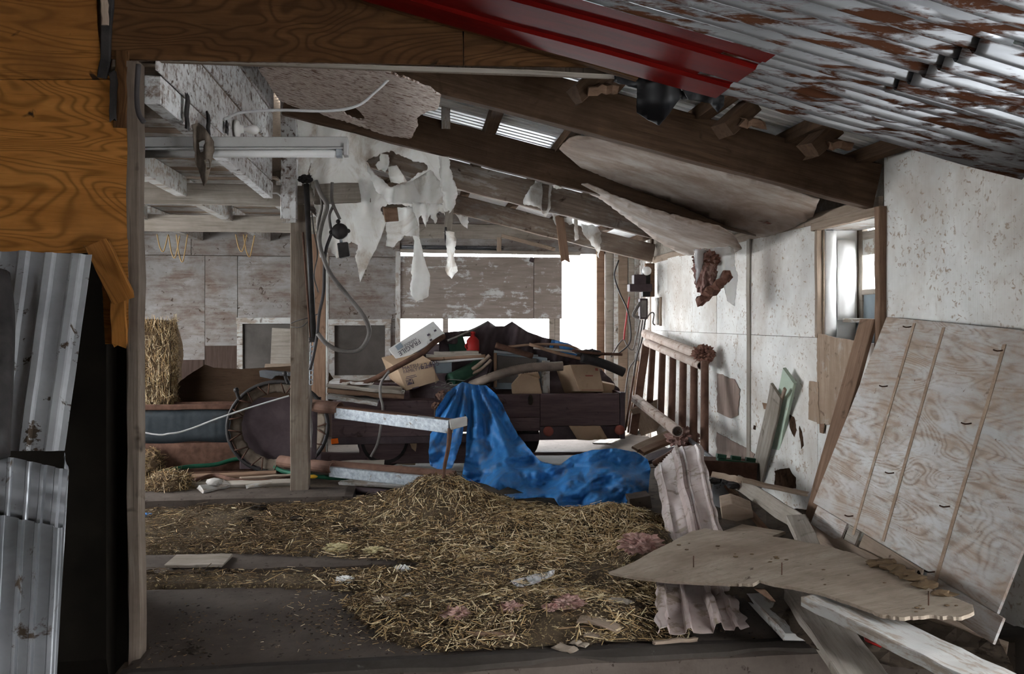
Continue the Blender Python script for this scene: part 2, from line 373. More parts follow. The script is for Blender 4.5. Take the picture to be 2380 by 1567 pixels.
M['card_white'] = plain('pale_cardboard', (.42, .41, .40), (.52, .51, .49), 3, .9, speck=(.30, .27, .24), sp=(.62, .72), spscale=6)
M['ink'] = plain('dark_print', (.06, .045, .06), (.09, .07, .09), 9, .9)
M['ink_red'] = plain('faded_red_print', (.20, .06, .045), (.26, .085, .065), 9, .9)
M['hose'] = plain('ribbed_grey_hose', (.09, .07, .06), (.19, .145, .115), 6, .55)
M['cable'] = plain('grey_cable', (.085, .075, .068), (.17, .155, .145), 5, .6)
M['cable_dark'] = plain('dark_cable', (.03, .026, .026), (.06, .054, .054), 5, .55)
M['wire_white'] = plain('pale_wire', (.42, .41, .41), (.56, .55, .55), 5, .6)
M['cable_red'] = plain('red_wire', (.40, .04, .05), (.5, .08, .08), 5, .6)
M['red_plastic'] = plain('red_plastic', (0.21, 0.01, 0.01), (0.275, 0.02, 0.0175), 5, .45)
M['orange_lens'] = plain('orange_reflector', (.6, .09, .01), (.75, .16, .02), 12, .25)
M['yellow'] = plain('yellow_plastic', (.5, .28, .02), (.6, .36, .04), 5, .5)
M['green_hose'] = plain('green_hose_rubber', (.008, .045, .025), (.014, .075, .045), 5, .5)
M['green_metal'] = plain('dark_green_plastic', (.016, .045, .028), (.03, .08, .05), 5, .5)
M['porcelain'] = plain('glazed_porcelain', (.62, .60, .57), (.72, .70, .68), 5, .18, spec=.6)
M['tube_white'] = plain('dusty_fluorescent_tube', (.45, .44, .43), (.55, .54, .53), 4, .4)
M['fixture'] = plain('rust_chipped_white_enamel', (0.32, 0.308, 0.296), (0.4, 0.388, 0.376), 4, .5, speck=(0.08, 0.036, 0.02), sp=(.63, .67), spscale=10)
M['insul_pink'] = plain('pink_glass_wool', (.20, .10, .085), (.37, .25, .22), 22, 1.0, bstr=.9, spec=0.0)
M['insul_brown'] = plain('brown_glass_wool', (.13, .06, .045), (.24, .13, .10), 20, 1.0, bstr=.9)
M['wool_yellow'] = plain('yellow_glass_wool', (.36, .30, .16), (.50, .44, .27), 20, 1.0, bstr=.9)
M['clod'] = plain('black_dung_clod', (.012, .009, .007), (.035, .026, .02), 12, 1.0, bstr=.9)
M['cloud_white'] = plain('white_lining', (.66, .66, .65), (.80, .80, .79), 3, .85)
M['grey_board'] = plain('blue_grey_board', (.17, .20, .225), (.22, .255, .28), 3, .7)
M['window_dark'] = plain('grimy_dark_panel', (.06, .053, .047), (.10, .088, .08), 3, .45, bstr=.05)
M['maroon'] = wood('dark_brown_boarding', (0.045, 0.0288, 0.0228), (0.075, 0.051, 0.042), axis=2)
M['wood_plain'] = wood('plain_brown_boarding', (.10, .075, .055), (.16, .12, .09), axis=2)  # brown boards for backing walls, roof slope and wagon bed
M['tar'] = plain('painted_recess_shade', (.004, .0035, .003), (.009, .0075, .006), 4, 1.0, spec=.0)  # near-black colour paints the unlit depth of the recess
M['ply_dark'] = wood('dark_varnished_board', (0.03675, 0.02107, 0.01274), (0.0588, 0.03528, 0.02205), axis=0, grain=6)
M['trough'] = plain('blue_grey_galvanised', (0.0245, 0.0294, 0.03332), (0.04655, 0.05292, 0.05782), 6, .6, .2, speck=(0.0392, 0.0294, 0.02205), sp=(.58, .7), spscale=4)
M['litter'] = plain('trodden_straw_litter', (0.036, 0.0256, 0.0168), (0.104, 0.0736, 0.0464), 7, .95, speck=(0.288, 0.216, 0.112), sp=(.56, .62), spscale=60, rand=False, bstr=.8, bscale=50)
M['lip'] = plain('shade_darkened_concrete', (0.0266, 0.0217, 0.0182), (0.0525, 0.0441, 0.0385), 3.0, .92, speck=(0.098, 0.0875, 0.077), sp=(.66, .72), spscale=5, rand=False, bstr=.5, bscale=26)  # darker concrete: the dim front edge is painted into its colour
M['bare_board'] = wood('bare_pinkish_boards', (.20, .145, .12), (.30, .23, .195), axis=2, grain=10)
M['bare_panel'] = wood('stained_bare_plywood', (.27, .19, .135), (.40, .30, .225), (.52, .49, .45), .25, 5, axis=2, grain=8, speck=(.15, .10, .07), sp=(.62, .7), spscale=14, dirt=(.20, .14, .10), damt=.6, psoft=.07)
M['rot'] = plain('black_rot', (.02, .013, .009), (.07, .042, .028), 14, 1.0, spec=0.0)
M['cobweb'] = plain('dusty_cobweb_rag', (.075, .058, .046), (.16, .13, .105), 14, 1.0, spec=0.0)
M['hoop_band'] = plain('grimy_hoop_band', (.085, .066, .05), (.17, .135, .105), 12, .9)
M['post_dark'] = wood('grimy_corner_post', (.085, .064, .05), (.155, .125, .10), axis=0, speck=(.03, .02, .014), sp=(.6, .7), spscale=6, dirt=(.055, .037, .027), damt=.7)
M['gravel'] = plain('pale_yard_gravel', (.62, .62, .61), (.76, .76, .76), 4, .95, rand=False)
t_ = NT('clear_dusty_glass'); mx = t_.add('ShaderNodeMixShader'); tr = t_.add('ShaderNodeBsdfTransparent'); mx.inputs[0].default_value = .12
t_.ln(tr.outputs[0], mx.inputs[1]); t_.ln(t_.b.outputs[0], mx.inputs[2]); t_.b.inputs['Base Color'].default_value = (.6, .6, .6, 1); t_.b.inputs['Roughness'].default_value = .25
t_.ln(mx.outputs[0], t_.n['Material Output'].inputs['Surface']); M['glass'] = t_.m
t_ = NT('clear_plastic_film'); mx = t_.add('ShaderNodeMixShader'); tr = t_.add('ShaderNodeBsdfTransparent'); mx.inputs[0].default_value = .42
t_.ln(tr.outputs[0], mx.inputs[1]); t_.ln(t_.b.outputs[0], mx.inputs[2]); t_.b.inputs['Base Color'].default_value = (.62, .62, .63, 1); t_.b.inputs['Roughness'].default_value = .22
t_.ln(mx.outputs[0], t_.n['Material Output'].inputs['Surface']); M['film'] = t_.m

# ---------------------------------------------------------------- the setting
YB = 11.25
def struct(o, label=None): return tag(o, label, kind='structure')
S = lambda name, label=None: struct(thing(name, label, None))
# ground and floor
floor = S('floor', 'dirty concrete barn floor with gutters and straw litter')
box('floor_base', (-5.2, 5.05, -.45), (3.5, 11.6, -.045), M['dirt'], floor, 0)
box('floor_base', (-1.40, 3.75, -.45), (3.5, 5.05, -.05), M['dirt'], floor, 0)
box('lower_floor', (-5, -4.2, -.6), (3.5, 3.8, -.42), M['dirt'], floor, 0)
def slab(name, lo, hi, mat, parent, cut=.09, edge=.012, seed=0, xl=None):
    lo, hi = V(lo), V(hi); bm = bmesh.new()
    nx = max(1, int((hi.x - lo.x) / cut)); ny = max(1, int((hi.y - lo.y) / cut)); g = {}
    for j in range(ny + 1):
        for i in range(nx + 1):
            y = lo.y + (hi.y - lo.y) * j / ny; x0 = xl(y) if xl else lo.x; x = x0 + (hi.x - x0) * i / nx
            ed = i in (0, nx) or j in (0, ny)
            n = noise.noise(V((x * 3, y * 3, seed)))
            if j == 0: y += max(0, noise.noise(V((x * 2.1, seed + 9, 0))) - .12) * .09 + n * edge
            z = hi.z + n * .006 - (edge if ed else 0)
            g[i, j] = bm.verts.new((x, y, z))
    for j in range(ny):
        for i in range(nx): bm.faces.new((g[i, j], g[i + 1, j], g[i + 1, j + 1], g[i, j + 1]))
    per = [(i, 0) for i in range(nx + 1)] + [(nx, j) for j in range(1, ny + 1)] + [(i, ny) for i in range(nx - 1, -1, -1)] + [(0, j) for j in range(ny - 1, 0, -1)]
    lowv = []
    for k in per:
        v = g[k].co; lowv.append(bm.verts.new((v.x + noise.noise(v * 5) * edge, v.y + noise.noise(v * 4) * edge, lo.z)))
    for a in range(len(per)):
        b = (a + 1) % len(per); bm.faces.new((g[per[a]], lowv[a], lowv[b], g[per[b]]))
    bmesh.ops.recalc_face_normals(bm, faces=bm.faces[:])
    return link(name, bm_mesh(bm, name), mat, parent, smooth=False)
slab('front_slab', (-1.34, 3.69, -.45), (3.3, 5.02, 0), M['concrete'], floor, .06, .014, 1, lambda y: -1.34 - max(0, y - 4.06) * .40)
slab('front_lip', (-1.33, 3.70, -.3), (3.2, 3.84, .022), M['lip'], floor, .05, .012, 5)
slab('gutter_slab', (-4.6, 5.32, -.3), (.1, 5.72, .012), M['concrete'], floor, .07, .012, 2)
slab('rear_slab', (-5.1, 5.95, -.3), (3.3, 8.6, -.01), M['dirt'], floor, .2, .01, 3)
slab('kerb_step', (-5.1, 7.0, -.2), (-.55, 7.42, .105), M['concrete'], floor, .07, .014, 4)
slab('doorway_slab', (-5.1, 8.55, -.3), (3.45, 11.7, .0), M['concrete'], floor, .25, .01, 6)
yard = struct(box('ground', (-80, -80, -.9), (90, 120, -.62), M['gravel'], None, 0), 'pale open ground around the barn')
box('doorway_apron', (-8, 11.6, -.62), (12, 40, -.06), M['gravel'], yard, 0)
# right wall
wr = S('wall_right', 'white-washed plywood wall with a small deep window')
YW0, YW1, ZS0, ZS1 = 5.07, 5.92, 1.50, 2.31
for nm, lo, hi in (('outer_wall', (3.42, 2.25, -.6), (3.5, YW0, 3.0)), ('outer_wall', (3.42, -4.2, -.6), (3.5, .4, 3.0)), ('outer_wall', (3.42, .4, 2.2), (3.5, 2.25, 3.0)), ('outer_wall', (3.42, YW1, -.6), (3.5, 10.45, 3.0)),  # unseen gap in the near stretch is added to let fill light in
                   ('outer_wall', (3.42, YW0, -.6), (3.5, YW1, ZS0)), ('outer_wall', (3.42, YW0, ZS1), (3.5, YW1, 3.0)), ('return_wall', (3.1, 10.43, -.1), (3.5, 10.5, 3.0))):
    box(nm, lo, hi, M['wood_plain'], wr, 0)
ZM = 1.462
pan = [(9.72, 10.43, .0, ZM), (9.72, 10.43, ZM, 2.37), (8.07, 9.72, 0, ZM), (8.07, 9.72, ZM, 2.37), (7.2, 8.07, 0, ZM), (7.2, 8.07, ZM, 2.38),
       (5.94, 7.2, 0, ZM), (5.94, 7.2, ZM, 2.37), (5.0, 5.94, 0, ZM - .02), (3.55, 5.05, ZM - .02, 2.86), (3.55, 5.0, -.3, ZM - .02), (2.3, 3.55, ZM - .02, 2.86), (2.3, 3.55, -.4, ZM - .02)]
for y0, y1, z0, z1 in pan:
    d = random.uniform(-.004, .004)
    box('plywood_panel', (XR + d, y0 + .002, z0 + .0015), (XR + .014 + d, y1 - .002, z1 - .0015), M['wall_white'], wr, .002)
box('upper_boarding', (XR + .03, 5.05, 2.33), (XR + .06, 10.45, 2.9), M['timber_grey'], wr, 0)
board('batten', (XR - .008, 7.24, -.0), (XR - .008, 7.24, 2.36), .075, .016, (0, 1, 0), M['timber_grey'], wr)
board('edge_trim', (XR - .02, 3.56, .9), (XR - .02, 3.56, 2.6), .05, .05, (0, 1, 0), M['timber_brown'], wr)
board('top_plate', (XR + .02, 5.1, 2.395), (XR + .02, 10.4, 2.395), .09, .05, (0, 0, 1), M['timber_tan'], wr)
for k, (y0, y1) in enumerate(((10.5, 10.62), (10.64, 10.76), (10.815, 10.93), (10.95, 11.1), (11.11, 11.25))):
    box('vertical_board', (3.13 + .01 * (k % 2), y0, -.05), (3.16, y1, 3.0), M['timber_white'], wr)
# torn patches that bare the boards behind the plywood, and stained areas
def wpoly(name, poly, mat, off=-.006, jag=2.5, th=.006, seed=3): return sheet(name, poly, lambda px, py: atx(px, py, XR + off), mat, wr, 30, th, 9, jag, seed, smooth=False)
wpoly('bare_patch', [(1667, 868), (1707, 882), (1720, 905), (1716, 965), (1700, 972), (1667, 958)], M['bare_board'], -.008)
wpoly('bare_patch', [(1666, 1005), (1755, 1055), (1755, 1075), (1666, 1075)], M['bare_board'], -.008, seed=6)
wpoly('bare_patch', [(1772, 936), (1788, 938), (1787, 952), (1776, 951)], M['timber_brown'], -.008, seed=7)
wpoly('brown_panel', [(1900, 776), (1996, 794), (1990, 860), (1952, 985), (1918, 988), (1900, 985)], M['bare_panel'], -.012, 1.2, .01, seed=8)
wpoly('brown_panel', [(1882, 886), (1902, 888), (1906, 985), (1880, 975)], M['bare_panel'], -.016, 1.5, .01, seed=9)
wpoly('bare_patch', [(1905, 985), (1917, 985), (1914, 1008), (1906, 1006)], M['timber_brown'], -.02, 1, seed=10)
for sd, q in ((11, [(1834, 962), (1846, 970), (1852, 1000), (1846, 1016), (1838, 1000)]), (12, [(1858, 990), (1864, 1004), (1868, 1036), (1862, 1044), (1858, 1016)]), (13, [(1800, 1095), (1835, 1088), (1850, 1110), (1850, 1135), (1800, 1135)]), (14, [(1752, 988), (1757, 990), (1756, 1000), (1751, 998)])):
    wpoly('rot_patch', q, M['rot'], -.005, 2.5, .002, sd)
# window in the right wall
win = S('window_1', 'deep window in the right wall with white lining and a grey lower pane')
board('frame_post', (XR + .0, YW0 - .02, ZS0 - .1), (XR + .0, YW0 - .02, 2.36), .06, .10, (0, 1, 0), M['timber_brown'], win)
board('frame_post', (XR + .0, YW1 + .01, ZS0 - .04), (XR + .0, YW1 + .01, 2.33), .035, .05, (0, 1, 0), M['timber_tan'], win)
board('frame_head', (XR - .01, YW0 - .03, 2.335), (XR - .01, YW1 + .06, 2.325), .06, .06, (0, 0, 1), M['timber_tan'], win)
box('reveal', (3.12, YW1 + .012, ZS0 - .1), (3.42, YW1 + .03, 2.34), M['cloud_white'], win)
box('reveal', (3.12, YW0 - .03, ZS0 - .1), (3.42, YW0 - .012, 2.34), M['timber_tan'], win)
box('reveal_head', (3.12, YW0 - .03, 2.30), (3.44, YW1 + .03, 2.32), M['timber_white'], win)
def bulge(x0, x1, y, amp, z0, z1):
    return strip('white_lining', lambda u, v: V((x0 + (x1 - x0) * u, y - amp * math.sin(PI * u) - .012 * noise.noise(V((u * 3, v * 5, x0 * 9))), z0 + (z1 - z0) * v)), 10, 12, M['cloud_white'], win, .006)
bulge(3.135, 3.235, YW1 - .005, .035, ZS0 - .03, 2.29); bulge(3.245, 3.39, YW1 - .01, .03, ZS0 + .10, 2.22)
tube('lining_edge', [(3.128, YW1 - .01, 1.46), (3.128, YW1 - .015, 1.9), (3.13, YW1 - .01, 2.3)], .008, M['timber_tan'], win)
board('sill', (3.33, YW0 - .02, 1.585), (3.33, YW1 - .08, 1.60), .17, .03, (1, 0, 0), M['timber_white'], win)
for y in (YW0 + .0, YW1 - .02): board('sash_stile', (3.45, y, ZS0 + .02), (3.45, y, ZS1), .05, .05, (0, 1, 0), M['timber_grey'], win)
for z in (2.25, 1.815, 1.56): board('sash_rail', (3.45, YW0, z), (3.45, YW1, z), .07 if z > 2 else .04, .05, (0, 0, 1), M['timber_grey'], win)
box('upper_board', (3.43, YW0, 2.10), (3.45, YW1, 2.28), M['timber_white'], win)
box('grey_lower_pane', (3.44, YW0 + .02, 1.58), (3.455, YW1 - .03, 1.81), M['grey_board'], win)
box('pane', (3.447, YW0 + .02, 1.83), (3.451, YW1 - .03, 2.1), M['glass'], win, 0)
box('under_sill', (3.40, YW0, 1.3), (3.425, YW1, 1.58), M['grey_board'], win)
# back wall with the doorway
wb = S('wall_back', 'whitewashed plywood back wall with a wide doorway')
def Xp(px): return aty(px, 700, YB).x
def Zp(py, px=900): return aty(px, py, YB).z
XD0, XD1, ZD = Xp(930), Xp(1385), Zp(590, 1100)
bp = [(-5.1, Xp(476), 1.06, 2.47), (Xp(476), Xp(552), 1.25, 2.47), (Xp(552), Xp(700), Zp(741), 2.47), (Xp(700), Xp(765), 1.1, 2.47), (Xp(765), XD0, Zp(745), 2.47), (Xp(900), XD0, 1.0, 1.72)]
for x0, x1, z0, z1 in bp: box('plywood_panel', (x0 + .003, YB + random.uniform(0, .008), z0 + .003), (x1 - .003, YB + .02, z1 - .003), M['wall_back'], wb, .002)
for x0, x1 in ((-5.1, Xp(445)), (Xp(445), Xp(676)), (Xp(676), XD0)):
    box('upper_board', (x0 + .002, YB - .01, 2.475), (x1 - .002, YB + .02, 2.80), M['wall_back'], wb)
box('outer_wall', (-5.2, YB + .06, -.1), (XD0 - .02, YB + .12, 4.2), M['wood_plain'], wb, 0)
for k, (x0, x1) in enumerate(((-5.1, -4.2), (-4.2, Xp(474)), (Xp(474), Xp(552)), (Xp(552), Xp(680)), (Xp(680), XD0))):
    box('lower_board', (x0, YB + .012, .0), (x1 - .004, YB + .04, 1.28 if k in (2,) else (1.07 if k < 2 else 1.12)), M['maroon'], wb)
for k, z in enumerate((2.54, 2.74, 2.95, 3.16, 3.38, 3.6, 3.82)):     # boarding over the doorway, up to the roof
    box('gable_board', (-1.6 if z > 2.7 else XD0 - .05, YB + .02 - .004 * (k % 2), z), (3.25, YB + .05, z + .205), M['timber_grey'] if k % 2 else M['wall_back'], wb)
box('gable_backing', (-5.2, YB + .06, 2.55), (3.45, YB + .1, 4.3), M['wood_plain'], wb, 0)
strip('corrugated_strip', lambda u, v: V((XD0 + .02 + (Xp(1170) - XD0 - .02) * u, YB - .01 + .012 * math.sin(v * 14), 2.54 + .10 * v)), 6, 16, M['bare_metal'], wb, .002)
board('door_header', (XD0, YB - .02, 2.56), (2.3, YB - .02, 2.54), .05, .06, (0, 0, 1), M['timber_grey'], wb)
board('jamb', (XD0 - .03, YB + .0, 0), (XD0 - .03, YB + .0, 2.55), .07, .08, (1, 0, 0), M['wall_back'] if False else M['timber_white'], wb)
xs = [(1386, 1404, 'timber_brown'), (1406.5, 1424, 'timber_grey'), (1424, 1433, 'timber_white'), (1436, 1458, 'timber_tan'), (1459, 1472, 'timber_grey'), (1472, 1482, 'timber_white')]
for k, (a, b, m) in enumerate(xs):
    box('wall_stud', (Xp(a), YB - .03 - .03 * (k % 3), -.02), (Xp(b), YB + .05, 2.75), M[m], wb)
for z in (.9, 1.5, 2.05): box('lath', (Xp(1388), YB + .05, z), (Xp(1404), YB + .07, z + .12), M['timber_tan'], wb)
for a, b in ((1029, 1043), (1277, 1303)):
    for q in range(2 if b - a > 20 else 1):
        w_ = (Xp(b) - Xp(a)) / (2 if b - a > 20 else 1)
        box('door_post', (Xp(a) + q * w_, YB + .02, 0), (Xp(a) + (q + 1) * w_ - .004, YB + .07, 1.75), M['timber_grey'], wb)
for a, b in ((930, 1240), (1240, 1306)):
    box('door_board', (Xp(a) + .004, YB - .015, 1.612 + .004), (Xp(b) - .002, YB + .012, 2.488), M['door_panel'], wb)
box('backing_strip', (Xp(1225), YB + .012, 1.62), (Xp(1255), YB + .03, 2.48), M['door_panel'], wb)
board('board_clip', (Xp(1230), YB - .05, 2.46), (Xp(1240), YB - .05, 2.44), .06, .04, (0, 0, 1), M['iron_dark'], wb)
board('brace', aty(1165, 548, YB - .1), aty(1290, 580, YB - .1), .05, .04, (0, 0, 1), M['timber_tan'], wb)
board('brace', aty(1160, 552, YB - .12), aty(1160, 585, YB - .12), .06, .04, (1, 0, 0), M['timber_tan'], wb)
# covered windows of the back wall
def back_window(n, x0, x1, z0, z1, label):
    w = S('window_%d' % n, label); f = .075
    for nm, lo, hi in (('frame_stile', (x0, YB - .04, z0), (x0 + f, YB + .03, z1)), ('frame_stile', (x1 - f, YB - .04, z0), (x1, YB + .03, z1)),
                       ('frame_head', (x0 - .01, YB - .045, z1 - f), (x1 + .01, YB + .03, z1 + .01)), ('frame_sill', (x0, YB - .05, z0 - .05), (x1, YB + .03, z0 + .02))):
        box(nm, lo, hi, M['timber_white'], w)
    box('dark_pane', (x0 + f, YB + .0, z0), (x1 - f, YB + .02, z1 - f), M['window_dark'], w)
    return w
back_window(2, Xp(552), Xp(690), .82, Zp(740), 'dark covered window in the back wall behind the wooden post')
back_window(3, Xp(765), Xp(908), .82, Zp(744), 'dark covered window in the back wall beside the doorway')
# left side of the building: aisle out of view, opening added to light the room, loft above it
wl = S('wall_left', 'boarded left wall of the barn with a long opening added for light')
for lo, hi in (((-5.2, 4.0, -.6), (-5.1, 4.8, 4.2)), ((-5.2, 9.4, -.6), (-5.1, 11.4, 4.2)), ((-5.2, 4.8, -.6), (-5.1, 9.4, 1.05)), ((-5.2, 4.8, 2.38), (-5.1, 9.4, 4.2))):
    box('wall_section', lo, hi, M['wood_plain'], wl, 0)
# roof over everything: corrugated sheets on purlins
ce = S('ceiling', 'corrugated metal roof on timber purlins')
XRG = -1.35
def zr(x): return (2.72 + SL * (XR - x)) if x > XRG else (2.72 + SL * (XR - XRG)) - .25 * (XRG - x)
def corr(name, x0, x1, y0, y1, pitch, amp, mat, parent, zf, per=6, nx=6, prof='sine', thick=.002, wav=0.0, keep=None, seed=0):
    n = int((y1 - y0) / pitch * per)
    def f(u, v):
        x = x0 + (x1 - x0) * u; y = y0 + (y1 - y0) * v; ph = (y - y0) / pitch
        if prof == 'sine': h = amp * math.sin(2 * PI * ph)
        else:
            q = (ph % 1.0); h = amp * max(0, min(1, (.16 - abs(q - .5)) / .06))
        return V((x, y, zf(x, y) + h + wav * noise.noise(V((x * 1.6, y * 1.6, seed)))))
    return strip(name, f, nx, n, mat, parent, thick, smooth=(prof == 'sine'), keep=keep)
ys = [-4.2, -1.0, 2.0, 4.0, 5.95, 7.9, 9.8, 11.45]
for a, b in zip(ys, ys[1:]):
    corr('roof_sheet', XRG, 3.6, a, b + .03, .10, .03, M['roof_metal'], ce, lambda x, y: zr(x) + .005, 14, 2, 'rib')
    box_o = strip('roof_slope', lambda u, v, a=a, b=b: V((-5.3 + (XRG + 5.3) * u, a + (b - a) * v, zr(-5.3 + (XRG + 5.3) * u) + .03)), 1, 1, M['wood_plain'], ce, .02)
for k, x in enumerate((-.75, .0, .62, 1.24, 1.86, 2.48, 2.98)):
    board('purlin', (x, 4.05, zr(x) - .045), (x, 11.3, zr(x) - .045), .10, .085, (1, 0, 0), M['rafter'], ce, seg=8)
# partition the photographer looks through: header, left plywood, dark recess below it
wf = S('wall_front', 'brown plywood partition with a wide opening')
YF = 4.0
XF = lambda px: aty(px, 700, YF).x
def fpl(name, poly, mat, y=YF, th=.018, jag=1.0, seed=2): return sheet(name, poly, lambda px, py: aty(px, py, y), mat, wf, 60, th, 22, jag, seed, smooth=False)
def fbox(name, x0, x1, z0, z1, mat, y=YF, th=.02): return box(name, (x0, y - th / 2, z0), (x1, y + th / 2, z1), mat, wf, .003)
fpl('header_plywood', [(258, 138), (262, -60), (1060, -60), (1076, 100), (1076, 152)], M['ply_brown'])
fpl('header_plywood', [(1078, 152), (1078, 60), (1130, -30), (1440, 150), (1432, 158)], M['ply_brown'], seed=4)
fbox('header_back', -1.45, 1.0, 2.86, 3.9, M['wood_plain'], YF + .1, .04)
fbox('gable_infill', 1.0, 3.2, 2.95, 3.4, M['wood_plain'], YF + .1, .04) if False else None
board('header_sill', (-1.30, YF + .05, 2.862), (1.02, YF + .05, 2.857), .06, .006, (0, 1, 0), M['timber_grey'], wf)
fpl('side_plywood', [(-520, -60), (224, -60), (228, 60), (240, 168), (262, 184), (-520, 186)], M['ply_orange'], YF - .01)
fpl('side_plywood', [(-520, 188), (262, 187), (270, 280), (298, 292), (300, 760), (296, 800), (246, 800), (238, 640), (210, 588), (-520, 592)], M['ply_orange'], YF - .005, seed=5)
board('corner_post', aty(314, 148, YF + .03), aty(318, 1548, YF + .03), .056, .09, (1, 0, 0), M['post_dark'], wf, seg=14, wob=.005)
board('short_stud', aty(285, 120, YF + .0), aty(282, 300, YF + .0), .06, .04, (1, 0, 0), M['ply_brown'], wf)
board('split_batten', aty(242, -20, YF - .03), aty(244, 60, YF - .03), .032, .02, (1, 0, 0), M['timber_tan'], wf)
board('split_batten', aty(255, -20, YF - .02), aty(240, 176, YF - .02), .045, .02, (1, 0, 0), M['black'], wf, chip=.02)
board('split_batten', aty(264, 170, YF - .03), aty(264, 280, YF - .03), .03, .02, (1, 0, 0), M['black'], wf, chip=.02)
board('broken_brace', aty(225, 570, YF - .05), aty(285, 690, YF - .05), .11, .025, (1, 0, .4), M['ply_orange'], wf, chip=.03)
board('broken_brace', aty(270, 640, YF - .04), aty(280, 800, YF - .03), .07, .02, (1, 0, 0), M['ply_orange'], wf, chip=.03)
# side walls of the recess keep daylight out; near-black colour adds to its shade
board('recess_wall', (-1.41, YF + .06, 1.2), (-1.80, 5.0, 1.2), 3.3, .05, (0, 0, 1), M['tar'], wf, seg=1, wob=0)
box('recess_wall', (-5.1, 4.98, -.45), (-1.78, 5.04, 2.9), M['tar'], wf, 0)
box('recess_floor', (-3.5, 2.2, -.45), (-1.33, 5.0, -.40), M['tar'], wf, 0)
box('recess_top', (-5.1, YF, 2.8), (-1.42, 5.0, 2.86), M['wood_plain'], wf, 0)
box('upper_boarding', (-5.1, YF + .02, 2.8), (-1.38, YF + .06, 4.2), M['wood_plain'], wf, 0)
# the room behind the photographer
wn = S('wall_near', 'dark boarded walls of the room behind the photographer')
for lo, hi in (((-3.6, -4.2, -.6), (-3.5, 4.05, 4.2)), ((-3.6, -4.25, -.6), (-2.5, -4.1, 4.4)), ((-1.3, -4.25, -.6), (3.5, -4.1, 4.4)), ((-2.5, -4.25, 2.1), (-1.3, -4.1, 4.4)), ((-2.5, -4.25, -.6), (-1.3, -4.1, .3))):  # unseen rear gap between the sections is added for fill light
    box('wall_section', lo, hi, M['wood_plain'], wn, 0)

# ---------------------------------------------------------------- rafters and what is left of the ceiling
def plane_c(o): return lambda px, py: atp(px, py, V((XR, 0, ZW + o)), V((SL, 0, 1)).normalized())
rf = [(5.15, 'rafter', 'thick dark rafter nearest the photographer, ending beside the small window', .10, .30),
      (6.95, 'rafter', 'second dark rafter from the red roof sheet, sagging panel behind it', .09, .29),
      (8.45, 'rafter_grey', 'third greyish rafter from the red roof sheet, behind the torn sheeting', .08, .28),
      (10.3, 'rafter_grey', 'farthest grey rafter, nearest the bright doorway', .07, .24)]
for y, m, lab, th, h in rf:
    a, b = V((-1.1, y, zc(-1.1) + h / 2)), V((3.09, y, zc(3.09) + h / 2))
    tag(board('rafter', a, b, h, th, (0, 0, 1), M[m], None, seg=14, wob=.006, bevel=.008), lab, 'rafter')
a, b = V((-1.0, 3.93, zc(-1.0) + .11)), V((1.12, 3.93, zc(1.12) + .09))
tag(board('rafter', a, b, .20, .05, (0, 0, 1), M['ply_brown'], None, seg=8), 'brown board running along the edge of the red roof sheet', 'board')
board_lab = lambda o, l, c='board', g=None: tag(o, l, c, g)
board_lab(board('timber_stub', aty(1037, 212, 6.8), aty(1036, 300, 6.85), .075, .05, (1, 0, 0), M['timber_white']), 'short pale timber stub hanging between the two dark rafters')
# blocks nailed between purlins above the first rafter
for px, py, l in ((1365, 190, 'leftmost'), (1710, 268, 'middle'), (1905, 318, 'rightmost')):
    p = aty(px, py, 4.75)
    t = thing('rafter_block', '%s of the three rough wooden blocks above the nearest rafter' % l, 'block', p)
    board('block', p + V((-.08, -.0, -.09)), p + V((.09, .02, .06)), .16, .10, (0, 1, .2), M['rafter'], t, chip=.02, seg=3)
    board('torn_fibre', p + V((.0, -.05, -.06)), p + V((.15, -.03, -.05)), .12, .05, (0, 1, .4), M['timber_brown'], t, chip=.03, wob=.012)
# corrugated lining sheets under the near roof
def lining(name, lab, x0, x1, y0, y1, mat, off, pitch, amp, prof='sine', wav=.012, per=8, keep=None, seed=0, nx=26, tilt=0.0):
    o = corr(name, x0, x1, y0, y1, pitch, amp, M[mat], None, lambda x, y: zc(x) + off + tilt * (y - y0), per, nx, prof, .0015, wav, keep, seed)
    o.data.update(); return tag(o, lab, 'metal sheet', None)
lining('corrugated_sheet', 'dark red ribbed metal sheet hanging under the roof', -1.2, 1.47, 3.17, 3.84, 'red_metal', -.03, .30, .013, 'rib', .008, 30, seed=1)
lining('corrugated_sheet', 'long rust-streaked corrugated sheet between the red sheet and the right wall', 1.30, 3.09, 3.16, 3.86, 'rusty', -.004, .095, .026, 'sine', .018, 10, lambda u, v: v < .985 - .05 * max(0, noise.noise(V((u * 5, 1, 0)))) - (.06 if u < .08 else 0), 2)
lining('corrugated_sheet', 'rusty corrugated sheet above the red metal sheet', -.6, 2.06, 2.42, 3.20, 'rusty', -.012, .095, .026, 'sine', .014, 10, None, 3)
lining('corrugated_sheet', 'blotchy rusted corrugated sheet at the top corner by the right wall', 1.98, 3.09, 2.50, 3.22, 'rusty', -.03, .095, .026, 'sine', .02, 10, lambda u, v: not (u < .5 and v < .16), 4)
lining('corrugated_sheet', 'drooping torn corrugated sheet at the very top of the picture', .9, 3.09, 1.62, 2.50, 'rusty', -.06, .095, .024, 'sine', .03, 8, lambda u, v: not (v > .93 and .35 < u < .75), 5, tilt=-.02)
